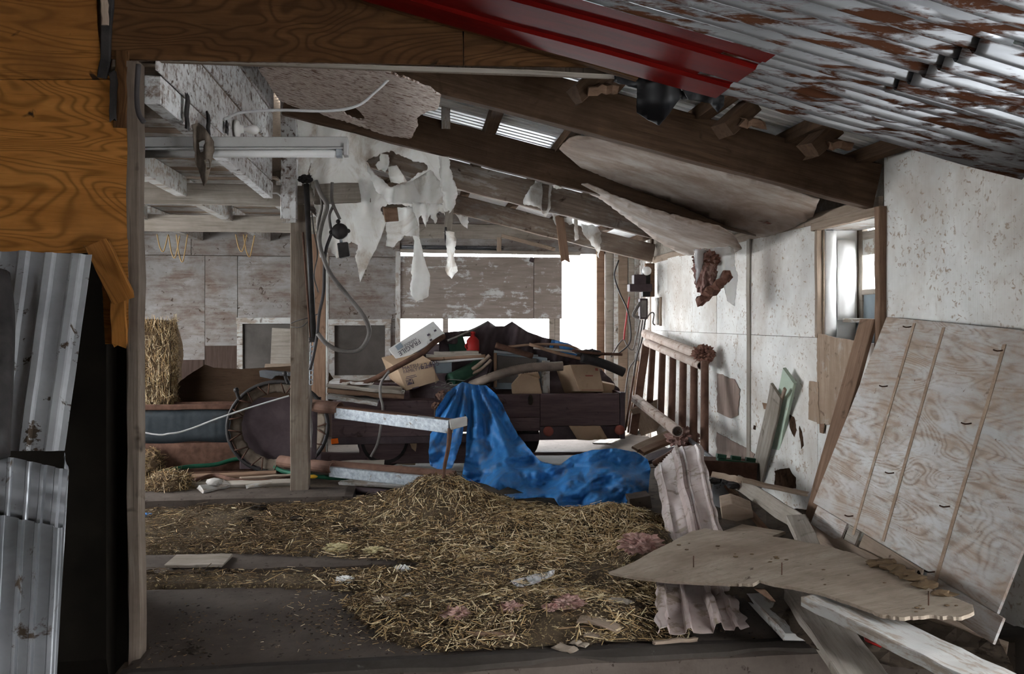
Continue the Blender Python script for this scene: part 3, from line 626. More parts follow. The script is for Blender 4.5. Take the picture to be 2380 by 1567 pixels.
# black building film torn under the red sheet
def film(name, lab, poly, y, seed): return tag(sheet(name, poly, lambda px, py: aty(px, py, y + .05 * math.sin(px / 23.) + .03 * math.sin(py / 17.)), M['black_film'], None, 12, .003, 8, 1.5, seed), lab, 'plastic film')
film('plastic_film', 'black plastic film hanging in a pointed flap under the red sheet', [(1428, 152), (1490, 160), (1580, 200), (1585, 222), (1555, 265), (1532, 292), (1508, 280), (1480, 262), (1480, 205), (1440, 195), (1428, 190)], 4.08, 1)
film('plastic_film', 'black plastic film scrap below the red sheet corner', [(1580, 200), (1640, 212), (1684, 220), (1683, 246), (1668, 262), (1650, 240), (1600, 232)], 4.02, 2)
tag(sheet('plastic_film', [(1560, 205), (1600, 215), (1610, 228), (1585, 232)], lambda px, py: aty(px, py, 4.1), M['black_film'], None, 10, .003, 8, 1), 'small creased black film strip between the black flaps', 'plastic film')
# sagging ceiling panels
def sag1(px, py):
    a = max(0, min(1, (px - 1300) / 600)); b = max(0, min(1, (py - 318 - a * 130) / 110))
    q = plane_c(.13 - .10 * a - .05 * b)(px, py); return q + (q - CAM).normalized() * (.18 * math.sin(PI * b) * (1 - .3 * a))
tag(sheet('ceiling_panel', [(1300, 345), (1322, 322), (1345, 316), (1440, 322), (1560, 350), (1700, 395), (1880, 455), (1905, 463), (1890, 502), (1850, 526), (1775, 553), (1700, 528), (1560, 470), (1440, 425), (1350, 388)], sag1, M['fibre'], None, 18, .012, 16, 2.0, 3), 'buckled whitish ceiling panel between the two dark rafters', 'ceiling panel')
def sag2(px, py):
    a = max(0, min(1, (px - 1340) / 380)); q = plane_c(.06 - .24 * a)(px, py)
    return q + V((0, 0, -.05)) * math.sin(PI * a) 
tag(sheet('ceiling_panel', [(1338, 432), (1365, 424), (1480, 462), (1600, 496), (1672, 520), (1705, 545), (1724, 578), (1700, 590), (1655, 586), (1600, 584), (1545, 560), (1470, 505), (1400, 458)], sag2, M['fibre'], None, 14, .012, 10, 2.0, 5), 'drooping pale ceiling panel with a broken end above the gate', 'ceiling panel')
tag(sheet('ceiling_panel', [(600, 158), (640, 150), (860, 150), (1000, 203), (1025, 222), (1016, 252), (992, 258), (968, 274), (972, 292), (956, 320), (900, 314), (830, 290), (760, 268), (700, 252), (655, 236)], plane_c(-.012), M['osb'], None, 22, .012, 12, 3.0, 7, smooth=False, bump=.02,
          holes=[[(796, 258), (825, 248), (840, 262), (850, 276), (830, 278), (806, 268)]]), 'flaky strand board ceiling panel with a torn edge over the loft side', 'ceiling panel')
# hanging insulation below the broken panel
ins = thing('hanging_insulation', 'tuft of pink and brown glass wool hanging with plastic film by the right wall', 'insulation', aty(1660, 640, 6.9))
def fluff(name, c, r, mat, parent=None, n=3, s=(1, 1, 1), seed=0, amp=.55, freq=5.0, rot=None):
    bm = bmesh.new(); bmesh.ops.create_icosphere(bm, subdivisions=n, radius=1)
    for v in bm.verts:
        d = 1 + amp * .62 * noise.fractal(v.co * freq * .62 + V((seed * 3.7, seed * 2.3, 0)), .55, 2.3, 5); v.co = V((v.co.x * s[0], v.co.y * s[1], v.co.z * s[2])) * d * r
        if rot: v.co = rot @ v.co
        v.co += V(c)
    return link(name, bm_mesh(bm, name), mat, parent, smooth=False)
fluff('wool_tuft', aty(1638, 632, 6.85), .11, M['insul_pink'], ins, 4, (.8, .8, 1.6), 1, .8)
fluff('wool_tuft', aty(1645, 605, 6.85), .10, M['insul_brown'], ins, 4, (1.1, .8, .7), 2, .8)
a_, b_ = aty(1625, 706, 6.75), aty(1690, 640, 6.8)
board('wool_slab', a_, b_, .16, .07, (.7, 0, .7), M['insul_brown'], ins, seg=14, wob=.022, bevel=.012, chip=.03)
sheet('film_scrap', [(1612, 580), (1702, 572), (1715, 640), (1708, 712), (1690, 700), (1680, 650), (1655, 660), (1650, 640), (1640, 600), (1618, 660)], lambda px, py: aty(px, py, 6.83 + .07 * math.sin(px / 9.)), M['film'], ins, 9, .002, 8, 2.5, 4)
tag(fluff('insulation_batt', aty(1845, 515, 6.4), .10, M['insul_brown'], None, 4, (2.4, .5, .35), 6, .9), 'brown insulation fluff caught under the buckled panel', 'insulation')
# torn white sheeting
def hang(y0, amp, wl, tilt=0.0, ph=0.0):
    def f(px, py):
        w = math.sin(px / wl + ph + .6 * math.sin(py / 60.)) + .45 * math.sin(px / (wl * .41) + py / 70. + ph * 2)
        return aty(px, py, y0 + amp * w + tilt * (py - 300) / 300.)
    return f
def cloth(lab, poly, fn, seed, jag=3.0, holes=(), grid=10, mat='cloth', name='torn_sheeting', bump=.05):
    return tag(sheet(name, poly, fn, M[mat], None, grid, .003, 4, jag * 1.7, seed, bump=bump, bfreq=5, holes=holes), lab, 'sheeting', 'torn ceiling sheeting')
cloth('large torn white sheet with a gaping hole hanging behind the fluorescent lamp',
      [(742, 268, 1), (870, 292, 1), (960, 318, 1), (1036, 330), (1044, 395), (1052, 425), (1062, 440), (1058, 470), (1040, 492), (1026, 484), (1012, 500), (990, 492), (975, 500), (955, 482), (925, 476), (900, 474), (884, 486), (897, 518, 1), (886, 552, 1), (858, 610, 1), (837, 656, 1), (828, 606), (832, 570), (815, 560), (802, 588), (782, 600), (764, 575), (744, 600), (735, 520), (728, 440), (718, 400)],
      hang(7.15, .07, 24, .15), 11, 3.2, holes=[[(850, 374), (888, 357), (912, 350), (940, 366), (992, 384), (992, 396), (950, 420), (908, 434), (872, 408)]])
cloth('folded white flap drooping across the hole of the large torn sheet', [(848, 376, 1), (872, 405, 1), (908, 436, 1), (960, 420, 1), (1000, 395), (1022, 420), (1030, 470), (1006, 488), (960, 474), (900, 470), (880, 450), (862, 420)], hang(7.02, .05, 15), 12, 2.5)
cloth('ragged white fringe down the right edge of the large torn sheet', [(1018, 338, 1), (1040, 342), (1046, 392), (1058, 424), (1064, 452), (1056, 478), (1044, 496), (1034, 470), (1024, 430), (1022, 380)], hang(6.98, .05, 8), 31, 3)
cloth('shredded white tatters below the drooping flap', [(958, 470, 1), (1028, 474, 1), (1034, 500), (1020, 492), (1012, 520), (1000, 498), (990, 530), (980, 500), (970, 512)], hang(6.97, .05, 9), 32, 3)
cloth('small white scrap caught in the gap of the large torn sheet', [(884, 356, 1), (902, 360), (904, 384), (896, 402), (880, 396), (872, 384), (884, 374)], hang(6.9, .03, 7), 33, 2)
cloth('creamy folded flap behind the gap of the large torn sheet', [(902, 388, 1), (922, 384, 1), (948, 424), (930, 428), (908, 424)], hang(7.45, .04, 9), 34, 1.5)
cloth('narrow ragged white strip hanging lowest before the door board', [(946, 480), (976, 486), (974, 550, 1), (986, 600, 1), (1000, 642), (996, 688), (966, 704), (955, 686), (957, 620, 1), (963, 560, 1), (948, 522)], hang(7.2, .03, 12), 13, 2)
cloth('short ragged white tag hanging before the top of the door board', [(1036, 536), (1056, 540), (1060, 560), (1056, 600), (1064, 630), (1050, 648), (1036, 630), (1038, 590)], hang(10.1, .04, 9), 14, 2)
cloth('tan stained square rag beside the narrow hanging strip', [(902, 482, 1), (958, 482, 1), (972, 520), (976, 552), (940, 546), (916, 574), (896, 572), (898, 520)], hang(7.2, .05, 20), 15, 2)
cloth('crumpled white rag hanging from the third rafter', [(1252, 402), (1290, 408), (1282, 440), (1278, 486), (1268, 506), (1256, 484), (1208, 470), (1236, 432)], hang(8.38, .05, 10), 16, 2.5)
cloth('brownish fibre strip caught along the second rafter', [(1288, 412), (1348, 424), (1350, 440), (1318, 438), (1286, 436)], hang(6.98, .04, 8), 17, 3, mat='cloth')
cloth('long thin white tatter hanging by the wooden stick', [(1336, 440), (1344, 444), (1342, 500), (1345, 556), (1336, 560), (1334, 500)], hang(10.2, .03, 9), 18, 1)
cloth('short white tatters left of the wooden stick', [(1282, 492), (1332, 500), (1328, 522), (1312, 515), (1296, 532), (1288, 518)], hang(10.2, .04, 9), 19, 3)
cloth('brown and white scrap dangling by the top of the bright doorway', [(1350, 520), (1390, 526), (1398, 560), (1392, 600), (1382, 576), (1360, 548)], hang(10.2, .05, 10), 20, 3)
cloth('orange tinged scrap below the farthest rafter', [(1058, 496), (1088, 504), (1086, 532), (1072, 520)], hang(10.25, .03, 10), 21, 2)
cloth('pale sheet closing the gap beside the loft corner post', [(690, 226), (748, 262), (742, 285), (738, 320), (716, 400), (724, 470), (690, 500)], hang(7.5, .04, 15), 22, 1.5)
tag(sheet('hanging_board', [(890, 482), (922, 482), (926, 514), (896, 516)], lambda px, py: aty(px, py, 6.95 + .001 * (px - 900)), M['timber_brown'], None, 20, .03, 20, .5), 'small dark square of board stuck in the torn sheeting', 'board')
board_lab(board('wood_stub', aty(1045, 482, 10.2), aty(1040, 542, 10.2), .10, .04, (1, 0, 0), M['timber_grey']), 'grey wooden stub hanging under the farthest rafter')
board_lab(board('wooden_stick', aty(1300, 506, 10.2), aty(1314, 606, 10.2), .11, .035, (1, 0, 0), M['timber_brown'], chip=.04), 'dark splintered stick hanging before the bright doorway', 'stick')
tag(tube('cable', [aty(1036, 528, 10.15), aty(1036, 560, 10.15), aty(1046, 572, 10.15), aty(1056, 576, 10.15)], .012, M['cable_dark']), 'short dark cable curl hanging from the grey stub', 'cable')
# ---------------------------------------------------------------- loft over the left aisle
loft = S('wall_loft', 'flaking whitewashed boards of the loft wall above the left aisle')
XL = -1.24
for k, (z0, z1) in enumerate(((2.808, 3.086), (3.100, 3.380), (3.394, 3.68))):
    box('siding_board', (XL - .02 + .004 * k, 4.06, z0), (XL + .006 * (k - 1), 7.14, z1), M['siding'], loft)
box('loft_beam', (XL - .09, 4.12, 2.66), (XL - .01, 7.2, 2.80), M['siding'], loft)
board('corner_post', (-1.11, 7.19, 2.48), (-1.11, 7.19, 3.62), .13, .10, (1, 0, 0), M['siding'], loft)
for x in (-2.02, -2.9, -3.8):
    for y0, y1 in ((4.15, 7.22), (7.30, 8.96), (9.05, 11.2)):
        box('joist', (x - .045, y0, 2.665), (x + .045, y1, 2.83), M['timber_white'], loft)
for y0, y1 in ((7.30, 8.96), (9.05, 11.2)): box('joist', (XL - .09, y0, 2.665), (XL - .0, y1, 2.83), M['timber_white'], loft)
n = 0; y = 4.12
while y < 11.2:
    w = random.uniform(.13, .17); box('loft_plank', (-5.1, y, 2.835 + random.uniform(0, .006)), (XL - .03 if y < 7.2 else XL + .02, y + w - .006, 2.862), M['timber_white'] if n % 3 else M['timber_tan'], loft); y += w; n += 1
cb = thing('cross_beam', 'grey board nailed across the post, jutting out to its right', 'beam', (-1.05, 7.25, 2.6))
board('beam_board', (-5.0, 7.26, 2.70), (-.98, 7.26, 2.69), .185, .045, (0, 0, 1), M['timber_grey'], cb, seg=10)
board('beam_end', (-1.0, 7.215, 2.70), aty(862, 448, 7.2), .175, .045, (0, 0, 1), M['timber_grey'], cb)
board_lab(board('cross_beam', (-5.0, 9.0, 2.65), (-1.1, 9.0, 2.64), .18, .05, (0, 0, 1), M['timber_grey'], seg=10), 'rear grey beam under the loft joists, ending at the post', 'beam')
for k, (x0, y0, x1, y1) in enumerate(((435, 220, 435, 302), (484, 262, 484, 322), (528, 282, 528, 312))):
    p, q = atx(x0, y0, XL + .02), atx(x1, y1, XL + .02)
    tag(board('slot_shade', p, q, .055, .012, (0, 1, 0), M['black'], chip=.01), ('tall', 'middle', 'short')[k] + ' black board painting the shade of a slot in the loft beam', 'slot')  # black boards stand for shaded recesses in the beam
# fluorescent lamp, bulb, rag, clip, wires
fx = thing('fluorescent_lamp', 'dusty fluorescent lamp with rust-chipped housing under the loft', 'lamp', aty(560, 345, 4.5))
p, q = aty(300, 334, 4.5), aty(810, 334, 4.5)
board('housing', p, q, .055, .10, (0, 0, 1), M['fixture'], fx, seg=3, wob=0)
board('reflector', p + V((0, -.035, -.038)), q + V((-.01, -.035, -.036)), .012, .05, (0, 0, 1), M['fixture'], fx, seg=3, wob=0)
tube('lamp_tube', [aty(300, 358, 4.46), aty(792, 357, 4.46)], .021, M['tube_white'], fx, 14)
board('end_socket', aty(804, 336, 4.47), aty(804, 364, 4.47), .025, .07, (1, 0, 0), M['fixture'], fx, seg=2, wob=0)
board('end_cap', aty(781, 357, 4.46), aty(796, 357, 4.46), .044, .044, (0, 0, 1), M['galv'], fx, seg=2, wob=0)
bl = thing('light_bulb', 'white porcelain lamp holder with bulb on the loft siding', 'light bulb', atx(545, 300, XL + .01))
c = atx(548, 300, XL + .01); MB_ = Matrix.Translation(c) @ Matrix(((0, 0, 1, 0), (0, 1, 0, 0), (-1, 0, 0, 0), (0, 0, 0, 1)))
lathe('lamp_holder', [(0, 0), (.062, 0), (.062, .012), (.052, .026), (.03, .032), (.026, .055), (0, .055)], M['porcelain'], bl, 24, MB_)
lathe('bulb', [(.014, .05), (.018, .07), (.030, .095), (.034, .118), (.030, .138), (.018, .152), (0, .157)], M['porcelain'], bl, 24, MB_)
tag(sheet('dirty_rag', [(446, 290), (462, 286), (478, 300), (496, 330), (498, 352), (490, 380), (482, 420), (474, 432), (466, 405), (456, 380), (450, 330)], lambda px, py: aty(px, py, 4.36 + .03 * math.sin(px / 6.)), M['cobweb'], None, 7, .006, 6, 2, 5, holes=[[(462, 332), (476, 325), (474, 352), (464, 360)], [(474, 372), (484, 370), (488, 392), (480, 396)]]), 'shredded brown cobwebby rag hanging over the fluorescent lamp', 'rag')
cl = thing('red_clip', 'small red plastic clip hanging on the beam under the loft', 'clip', aty(421, 430, 7.18))
board('clip_bar', aty(421, 410, 7.2), aty(422, 454, 7.2), .022, .012, (1, 0, 0), M['red_plastic'], cl, seg=3, wob=0)
board('clip_ear', aty(416, 412, 7.195), aty(428, 412, 7.195), .02, .012, (0, 0, 1), M['red_plastic'], cl, seg=1, wob=0)
board('clip_ear', aty(416, 452, 7.195), aty(428, 452, 7.195), .02, .012, (0, 0, 1), M['red_plastic'], cl, seg=1, wob=0)
tag(tube('ceiling_wire', [atx(522, 277, -1.08), aty(560, 262, 4.98), aty(650, 256, 5.0), aty(760, 258, 5.0), aty(830, 246, 5.02), aty(872, 214, 5.05), aty(905, 183, 5.08)], .009, M['wire_white']), 'pale wire running from the loft siding to the nearest rafter', 'wire')
tag(tube('hanging_wire', [aty(575, 385, 6.9), aty(600, 420, 7.0), aty(628, 447, 7.15), aty(645, 450, 7.16), aty(660, 462, 7.16), aty(676, 470, 7.16)], .007, M['wire_white']), 'thin wire drooping across the front loft beam', 'wire')

# ---------------------------------------------------------------- debris and fittings along the right wall
def prism(name, poly, fn, dv, mat, parent=None, bevel=.004):
    # a solid whose front outline is traced on its own plane, carried back by dv
    a = [fn(*p) for p in poly]; b = [p + V(dv) for p in a]; n = len(a); bm = bmesh.new()
    va = [bm.verts.new(p) for p in a]; vb = [bm.verts.new(p) for p in b]
    bm.faces.new(va); bm.faces.new(list(reversed(vb)))
    for i in range(n): bm.faces.new((va[i], vb[i], vb[(i + 1) % n], va[(i + 1) % n]))
    bmesh.ops.recalc_face_normals(bm, faces=bm.faces[:])
    if bevel: bmesh.ops.bevel(bm, geom=bm.edges[:], offset=bevel, segments=1, affect='EDGES', clamp_overlap=True)
    return link(name, bm_mesh(bm, name), mat, parent)
def nail(p, d, parent, r=.004, l=.05): return tube('nail', [p, p + V(d).normalized() * l * .6, p + V(d).normalized() * l + V((0, 0, .01))], r, M['rust'], parent, 5, 2)
# big peeling panel leaning on the wall
TL, BL_ = V((3.04, 4.97, 1.62)), V((2.53, 4.93, .28)); up = (TL - BL_); upn = up.normalized(); al = V((-.03, -1.72, -.1)); aln = al.normalized(); nrm = aln.cross(upn).normalized()
if nrm.x > 0: nrm = -nrm
lp = thing('peeling_plywood', 'large peeling white plywood panel leaning against the right wall', 'panel', BL_)
cut = .13
m0, m1 = (TL + BL_ + upn * cut) / 2, (TL + BL_ + upn * cut) / 2 + al
lps = board('plywood_sheet', m0, m1, up.length - cut, .013, upn, M['panel_peel'], lp, seg=1, wob=0, bevel=.003)
Lp = al.length
for a0, a1, m in ((0, .37, 'panel_peel'), (.40, .52, 'timber_grey'), (.56, 1.12, 'timber_tan'), (1.16, 1.70, 'panel_peel')):
    q0, q1 = BL_ + upn * (cut / 2 - .002) + aln * a0, BL_ + upn * (cut / 2 - .002) + aln * a1
    board('foot_strip', q0, q1, cut - .006, .013, upn, M[m], lp, seg=1, wob=0, bevel=.002)
def onp(px, py): return atp(px, py, TL, nrm)
for (a, b) in (((2128, 752), (1985, 1245)), ((2196, 762), (2055, 1260)), ((2338, 802), (2165, 1395))):
    p, q = onp(*a) + nrm * .008, onp(*b) + nrm * .008
    board('bare_strip', p, q, .026, .003, aln, M['bare_panel'], lps, seg=8, wob=.001, bevel=.001)
for px, py in ((2120, 760), (2335, 815), (2065, 898), (2260, 985), (2080, 1100), (2210, 1178), (1985, 1200), (2175, 1330)):
    nail(onp(px, py) + nrm * .005, nrm + V((0, .3, -.5)), lps)
for px, py, r in ((2140, 1345, .035), (2010, 1270, .0)):
    if r: fluff('knot_dirt', onp(px, py) + nrm * .01, r, M['clod'], lp, 2, (.2, .5, 1), 3)
board_lab(board('leaning_plank', atx(2018, 742, 3.05), atz(1888, 1212, .24), .165, .03, (0, 1, .2), M['timber_brown']), 'long dark plank leaning beside the small window', 'plank')
board_lab(board('leaning_plank', V((3.02, 3.12, 1.55)), V((2.55, 3.08, -.05)), .10, .04, (0, 1, 0), M['timber_brown']), 'dark plank standing behind the near end of the leaning panel', 'plank')
# broken plywood lying over the rubble
fp = pl3(atz(1415, 1333, .14), atz(1640, 1240, .27), atz(2265, 1415, .37))
br = thing('broken_plywood', 'broken grey plywood sheet lying flat over the rubble', 'plywood', atz(1800, 1320, .28))
def fpush(q, px, py): return q + V((0, 0, .03 * noise.noise(q * 1.7) + .025 * math.sin((px - 1415) / 270.)))
sheet('plywood_sheet', [(1415, 1333, .5), (1475, 1312, .5), (1560, 1272, 1), (1612, 1242, 3), (1640, 1236, 3), (1690, 1246, 1), (1760, 1246, 3), (1800, 1262, 2), (1850, 1268, 3), (1905, 1275, 2), (1985, 1296, 3), (2050, 1322, 3), (2130, 1360, 3), (2200, 1384, 3), (2262, 1408, 3), (2264, 1424, 3), (2235, 1436, 3), (2160, 1432, 3), (2090, 1440, 4), (2045, 1436, 2), (1990, 1416, 1), (1900, 1392, 1), (1800, 1374, .8), (1765, 1362, 2), (1750, 1371, 1), (1680, 1366, .6), (1560, 1358, .5), (1480, 1346, .5)], fp, M['panel_grey'], br, 24, .016, 14, 1.0, 4, push=fpush, smooth=False)
tag(sheet('splinter', [(1750, 1364), (1775, 1366), (1800, 1394), (1790, 1392)], lambda a, b: fp(a, b) + V((0, -.01, -.005)), M['timber_brown'], br, 10, .006, 8, .5), None)
for px, py in ((1612, 1330), (1817, 1352), (2158, 1410)): nail(fpush(fp(px, py), px, py), (.02, .02, 1), br, .003, .06)
for k in range(26):
    px = random.uniform(1560, 2230); py = 1265 + (px - 1560) * .19 + random.uniform(0, 55) * (1 if k % 2 else .4)
    tag(fluff('dirt_crumb', fpush(fp(px, py), px, py) + V((0, 0, .012)), random.uniform(.003, .009), M['straw_c'], br, 1, (1.8, 1, .5), k))
dd = [fpush(fp(*p), *p) + V((0, 0, .012)) for p in ((2040, 1322), (2075, 1330), (2110, 1345), (2150, 1365), (2190, 1385), (2060, 1318), (2095, 1338), (2130, 1352))]
for k, p in enumerate(dd): fluff('dirt_clump', p, .03, M['straw_c'], br, 2, (2, 1.2, .5), k + 40, .9)
# heavy planks in the near corner
board_lab(board('rubble_plank', atz(1868, 1385, .13), atz(2025, 1605, .10), .21, .05, (1, .45, 0), M['timber_grey'], chip=.02, seg=8), 'grey dusty plank running toward the photographer over the concrete lip', 'plank', 'planks in the rubble')
board_lab(board('rubble_plank', atz(1905, 1392, .27), atz(2345, 1605, .22), .23, .05, (.5, .85, 0), M['timber_white'], chip=.02, seg=10), 'white-flaked wide plank lying in the lowest corner under the broken plywood', 'plank', 'planks in the rubble')
board_lab(board('rubble_plank', atz(1758, 1388, .09), atz(1846, 1482, .05), .11, .045, (1, .5, 0), M['timber_white'], chip=.01), 'short whitish plank end sticking out under the broken plywood', 'plank', 'planks in the rubble')
board_lab(board('rubble_plank', atz(2110, 1420, .12), atz(2340, 1520, .02), .16, .03, (.3, .6, -.7), M['timber_tan']), 'brown plank wedged below the foot of the leaning panel', 'plank', 'planks in the rubble')
board_lab(board('rubble_plank', atz(1716, 1122, .36), atz(1862, 1218, .30), .11, .055, (.5, -.3, .8), M['timber_grey'], chip=.02, seg=8), 'broken grey beam lying diagonally before the leaning panel', 'plank', 'planks in the rubble')
board_lab(board('rubble_plank', atz(1852, 1206, .33), atz(1882, 1276, .27), .12, .055, (1, .3, .2), M['timber_grey'], chip=.01, seg=3), 'stubby sawn beam end tilted up on the broken plywood', 'plank', 'planks in the rubble')
board_lab(board('rubble_plank', atz(1880, 1232, .22), atz(2120, 1368, .26), .10, .05, (.5, .5, .6), M['timber_tan'], seg=6), 'pale beam lying along the foot of the leaning panel', 'plank', 'planks in the rubble')
board_lab(board('rubble_plank', atz(1690, 1128, .32), atz(1805, 1262, .12), .05, .03, (1, .3, 0), M['timber_brown'], seg=4), 'thin dark board slanting down behind the pink metal sheet', 'plank', 'planks in the rubble')
board_lab(board('rubble_plank', atz(1700, 1232, .17), atz(1800, 1250, .2), .22, .02, (.2, 1, 0), M['panel_grey'], seg=4), 'flat grey board between the pink sheet and the broken beam', 'plank', 'planks in the rubble')
board_lab(board('rubble_plank', atz(1620, 1420, .05), atz(1520, 1500, .02), .04, .02, (1, 0, 0), M['timber_tan']), 'thin pale stick under the lower pink sheet', 'plank', 'planks in the rubble') if False else None
lt = thing('broken_lath', 'long splintered lath bridging the rubble to the leaning plank', 'lath', atz(1760, 1128, .4))
board('lath_piece', atz(1658, 1103, .40), atz(1722, 1116, .44), .045, .02, (0, 1, .3), M['timber_tan'], lt, chip=.02); board('lath_piece', atz(1716, 1114, .44), atz(1875, 1150, .36), .05, .022, (0, 1, .3), M['timber_tan'], lt, chip=.02)
tag(prism('wood_block', [(1675, 1178), (1702, 1172), (1750, 1190), (1752, 1204), (1712, 1214), (1678, 1206)], lambda a, b: aty(a, b, 5.35), (.05, .16, .04), M['timber_tan']), 'chunky sawn wood block behind the pink metal sheet', 'wood block')
tag(lathe('tin_bucket', [(.0, 0), (.085, 0), (.10, .2), (.105, .205), (.095, .205), (.08, .02), (0, .02)], M['white_metal'], None, 20, Matrix.Translation(atz(1676, 1172, .12)) @ E(12, 8, 0).to_4x4()), 'battered white tin bucket wedged behind the pink sheet', 'bucket')
rb = thing('rusty_trough', 'dark rusty feed box standing against the right wall', 'box', atz(1700, 1120, .2))
prism('box_body', [(1636, 1070), (1762, 1078), (1758, 1122), (1650, 1108)], lambda a, b: aty(a, b, 6.9), (0, .25, .0), M['rust'], rb)
gs_ = thing('green_grille', 'dark green plastic strip with three raised tabs on the rusty box', 'grille', aty(1712, 1066, 6.95))
board('strip', aty(1666, 1068, 6.95), aty(1758, 1080, 6.95), .03, .05, (0, 0, 1), M['green_metal'], gs_, wob=.001)
for a in (1676, 1710, 1744): board('tab', aty(a - 11, 1059 + (a - 1676) * .12, 6.94), aty(a + 11, 1062 + (a - 1676) * .12, 6.94), .035, .04, (0, 0, 1), M['green_metal'], gs_, seg=1, wob=0)
for k, (px, py) in enumerate(((1660, 1118), (1672, 1112), (1690, 1120), (1704, 1128))):
    tag(fluff('coal_lump', atz(px, py, .36), .035, M['black'], None, 2, (1.4, 1, .8), k, .6), ('first', 'second', 'third', 'fourth')[k] + ' blue-black lump from the pink sheet, below the rusty box', 'lump', 'dark lumps')
# rubble heap carrying all this
def heap(name, poly, zf, mat, lab, seed, grid=26, cat='rubble', kind=None):
    o = sheet(name, poly, lambda a, b: atz(a, b, 0.02), M[mat], None, grid, 0, 20, 3, seed, smooth=False, push=lambda q, a, b: V((q.x, q.y, max(.0, zf(q) + .03 * noise.noise(q * 6)))))
    return tag(o, lab, cat, None, kind)
heap('dirt_rubble', [(1560, 1260), (1660, 1200), (1900, 1210), (2060, 1330), (2300, 1490), (2380, 1640), (1900, 1560), (1780, 1440), (1600, 1400)], lambda q: .10 * min(1, max(0, (q.x - 1.15) / .5)), 'dirt', 'dark dirt and rubble under the broken plywood', 3, kind='stuff')
# pink sheet metal
def crumpled(lab, TLp, TRp, BRp, BLp, rib, nrm_, seed, nu=70, nv=60, wav=.03, cut=None):
    def f(u, v):
        uu = u + .02 * noise.noise(V((v * 5, seed, 0))) * (1 - abs(2 * u - 1)); p = TLp.lerp(TRp, uu).lerp(BLp.lerp(BRp, uu), v); h = 0
        for c, w, g in rib: h += g * max(0, min(1, (w - abs(u - c)) / (.4 * w)))
        e = .03 * noise.noise(V((v * 7, seed, 3))) * (2 * u - 1) ** 3
        return p + nrm_ * (h + wav * noise.noise(V((u * 2.2, v * 3.1, seed))) + wav * .3 * noise.noise(V((u * 7, v * 8, seed)))) + (TRp - TLp).normalized() * e + (TLp - BLp).normalized() * .04 * noise.noise(V((u * 5, seed, 9))) * (2 * v - 1)
    return tag(strip('pink_metal_sheet', f, nu, nv, M['pink_metal'], None, .002, smooth=False, keep=cut), lab, 'metal sheet')
crumpled('crumpled pink metal roof sheet standing up out of the rubble', atz(1512, 1046, .44), atz(1630, 1034, .52), atz(1682, 1256, .17), atz(1552, 1262, .10), ((.10, .05, .02), (.14, .012, .012), (.46, .06, .05), (.62, .03, .012), (.90, .04, .015)), V((.1, -.45, .9)).normalized(), 2, cut=lambda u, v: not (v < .24 - u * .42))
crumpled('faded pink metal sheet sticking out under the broken plywood', atz(1524, 1345, .12), atz(1690, 1352, .12), atz(1742, 1458, .06), atz(1528, 1482, .05), ((.06, .07, .04), (.34, .04, .025), (.66, .06, .045), (.86, .03, .02)), V((0, -.1, 1)), 4)
tag(sheet('red_metal_scrap', [(2006, 1476), (2052, 1492), (2048, 1506), (2010, 1490)], lambda a, b: atz(a, b, .12), M['red_plastic'], None, 12, .004), 'sliver of bright red metal below the white-flaked plank', 'metal scrap')
# green and grey boards leaning on the wall
board_lab(board('leaning_board', atx(1836, 872, 3.02), atz(1782, 1122, .12), .20, .03, (0, 1, 0), M['green_wood']), 'pale green board leaning on the right wall', 'board', 'boards leaning on the right wall')
board_lab(board('leaning_board', atx(1806, 908, 2.98), atz(1758, 1118, .13), .20, .025, (0, 1, 0), M['timber_grey']), 'grey board leaning in front of the pale green board', 'board', 'boards leaning on the right wall')
board_lab(board('leaning_board', atx(1824, 905, 2.96), atz(1783, 1040, .42), .03, .02, (0, 1, 0), M['timber_tan']), 'narrow ochre lath leaning along the pale green board', 'board', 'boards leaning on the right wall')
# ---------------------------------------------------------------- pipe gate leaning by the wall
gt = thing('pipe_gate', 'brown pipe stall gate leaning against the right wall near the doorway', 'gate', atx(1570, 1040, 2.75))
g0, g1 = atx(1500, 776, 2.92), atx(1634, 830, 2.92)
pipe('top_rail', g0, g1, .058, M['gate_paint'], gt); pipe('second_rail', atx(1503, 797, 2.86), atx(1630, 850, 2.86), .045, M['gate_paint'], gt)
board('end_stile', atx(1502, 800, 2.88), atx(1472, 1010, 2.6), .10, .03, (1, 0, 0), M['dark_pipe'], gt)
for k, (xt, yt, xb, yb) in enumerate(((1517, 806, 1510, 935), (1540, 814, 1535, 975), (1564, 824, 1560, 1005), (1588, 834, 1585, 1030), (1613, 842, 1611, 1045), (1638, 840, 1637, 1056))):
    a = atx(xt, yt, 2.88); b = atx(xb, yb, 2.72)
    tube('gate_bar', [a, a.lerp(b, .06), a.lerp(b, .5), a.lerp(b, .93), b], lambda s: .040 if .05 < s < .9 else .026, M['dark_pipe'], gt, 10, 4)
pipe('low_rail', atx(1478, 928, 2.5), atx(1575, 1003, 2.45), .055, M['gate_paint'], gt)
tag(fluff('straw_nest', g1 + V((0, -.02, .03)), .10, M['insul_brown'], None, 4, (1, 1, .9), 4, .9), 'brown fluffy nest stuck in the end of the gate pipe', 'nest')
tag(board('leaning_board', atx(1497, 940, 2.7), atz(1520, 1002, .15), .35, .02, (1, 0, .2), M['timber_tan']), 'pale brown panel standing behind the foot of the gate', 'board', 'boards leaning on the right wall')
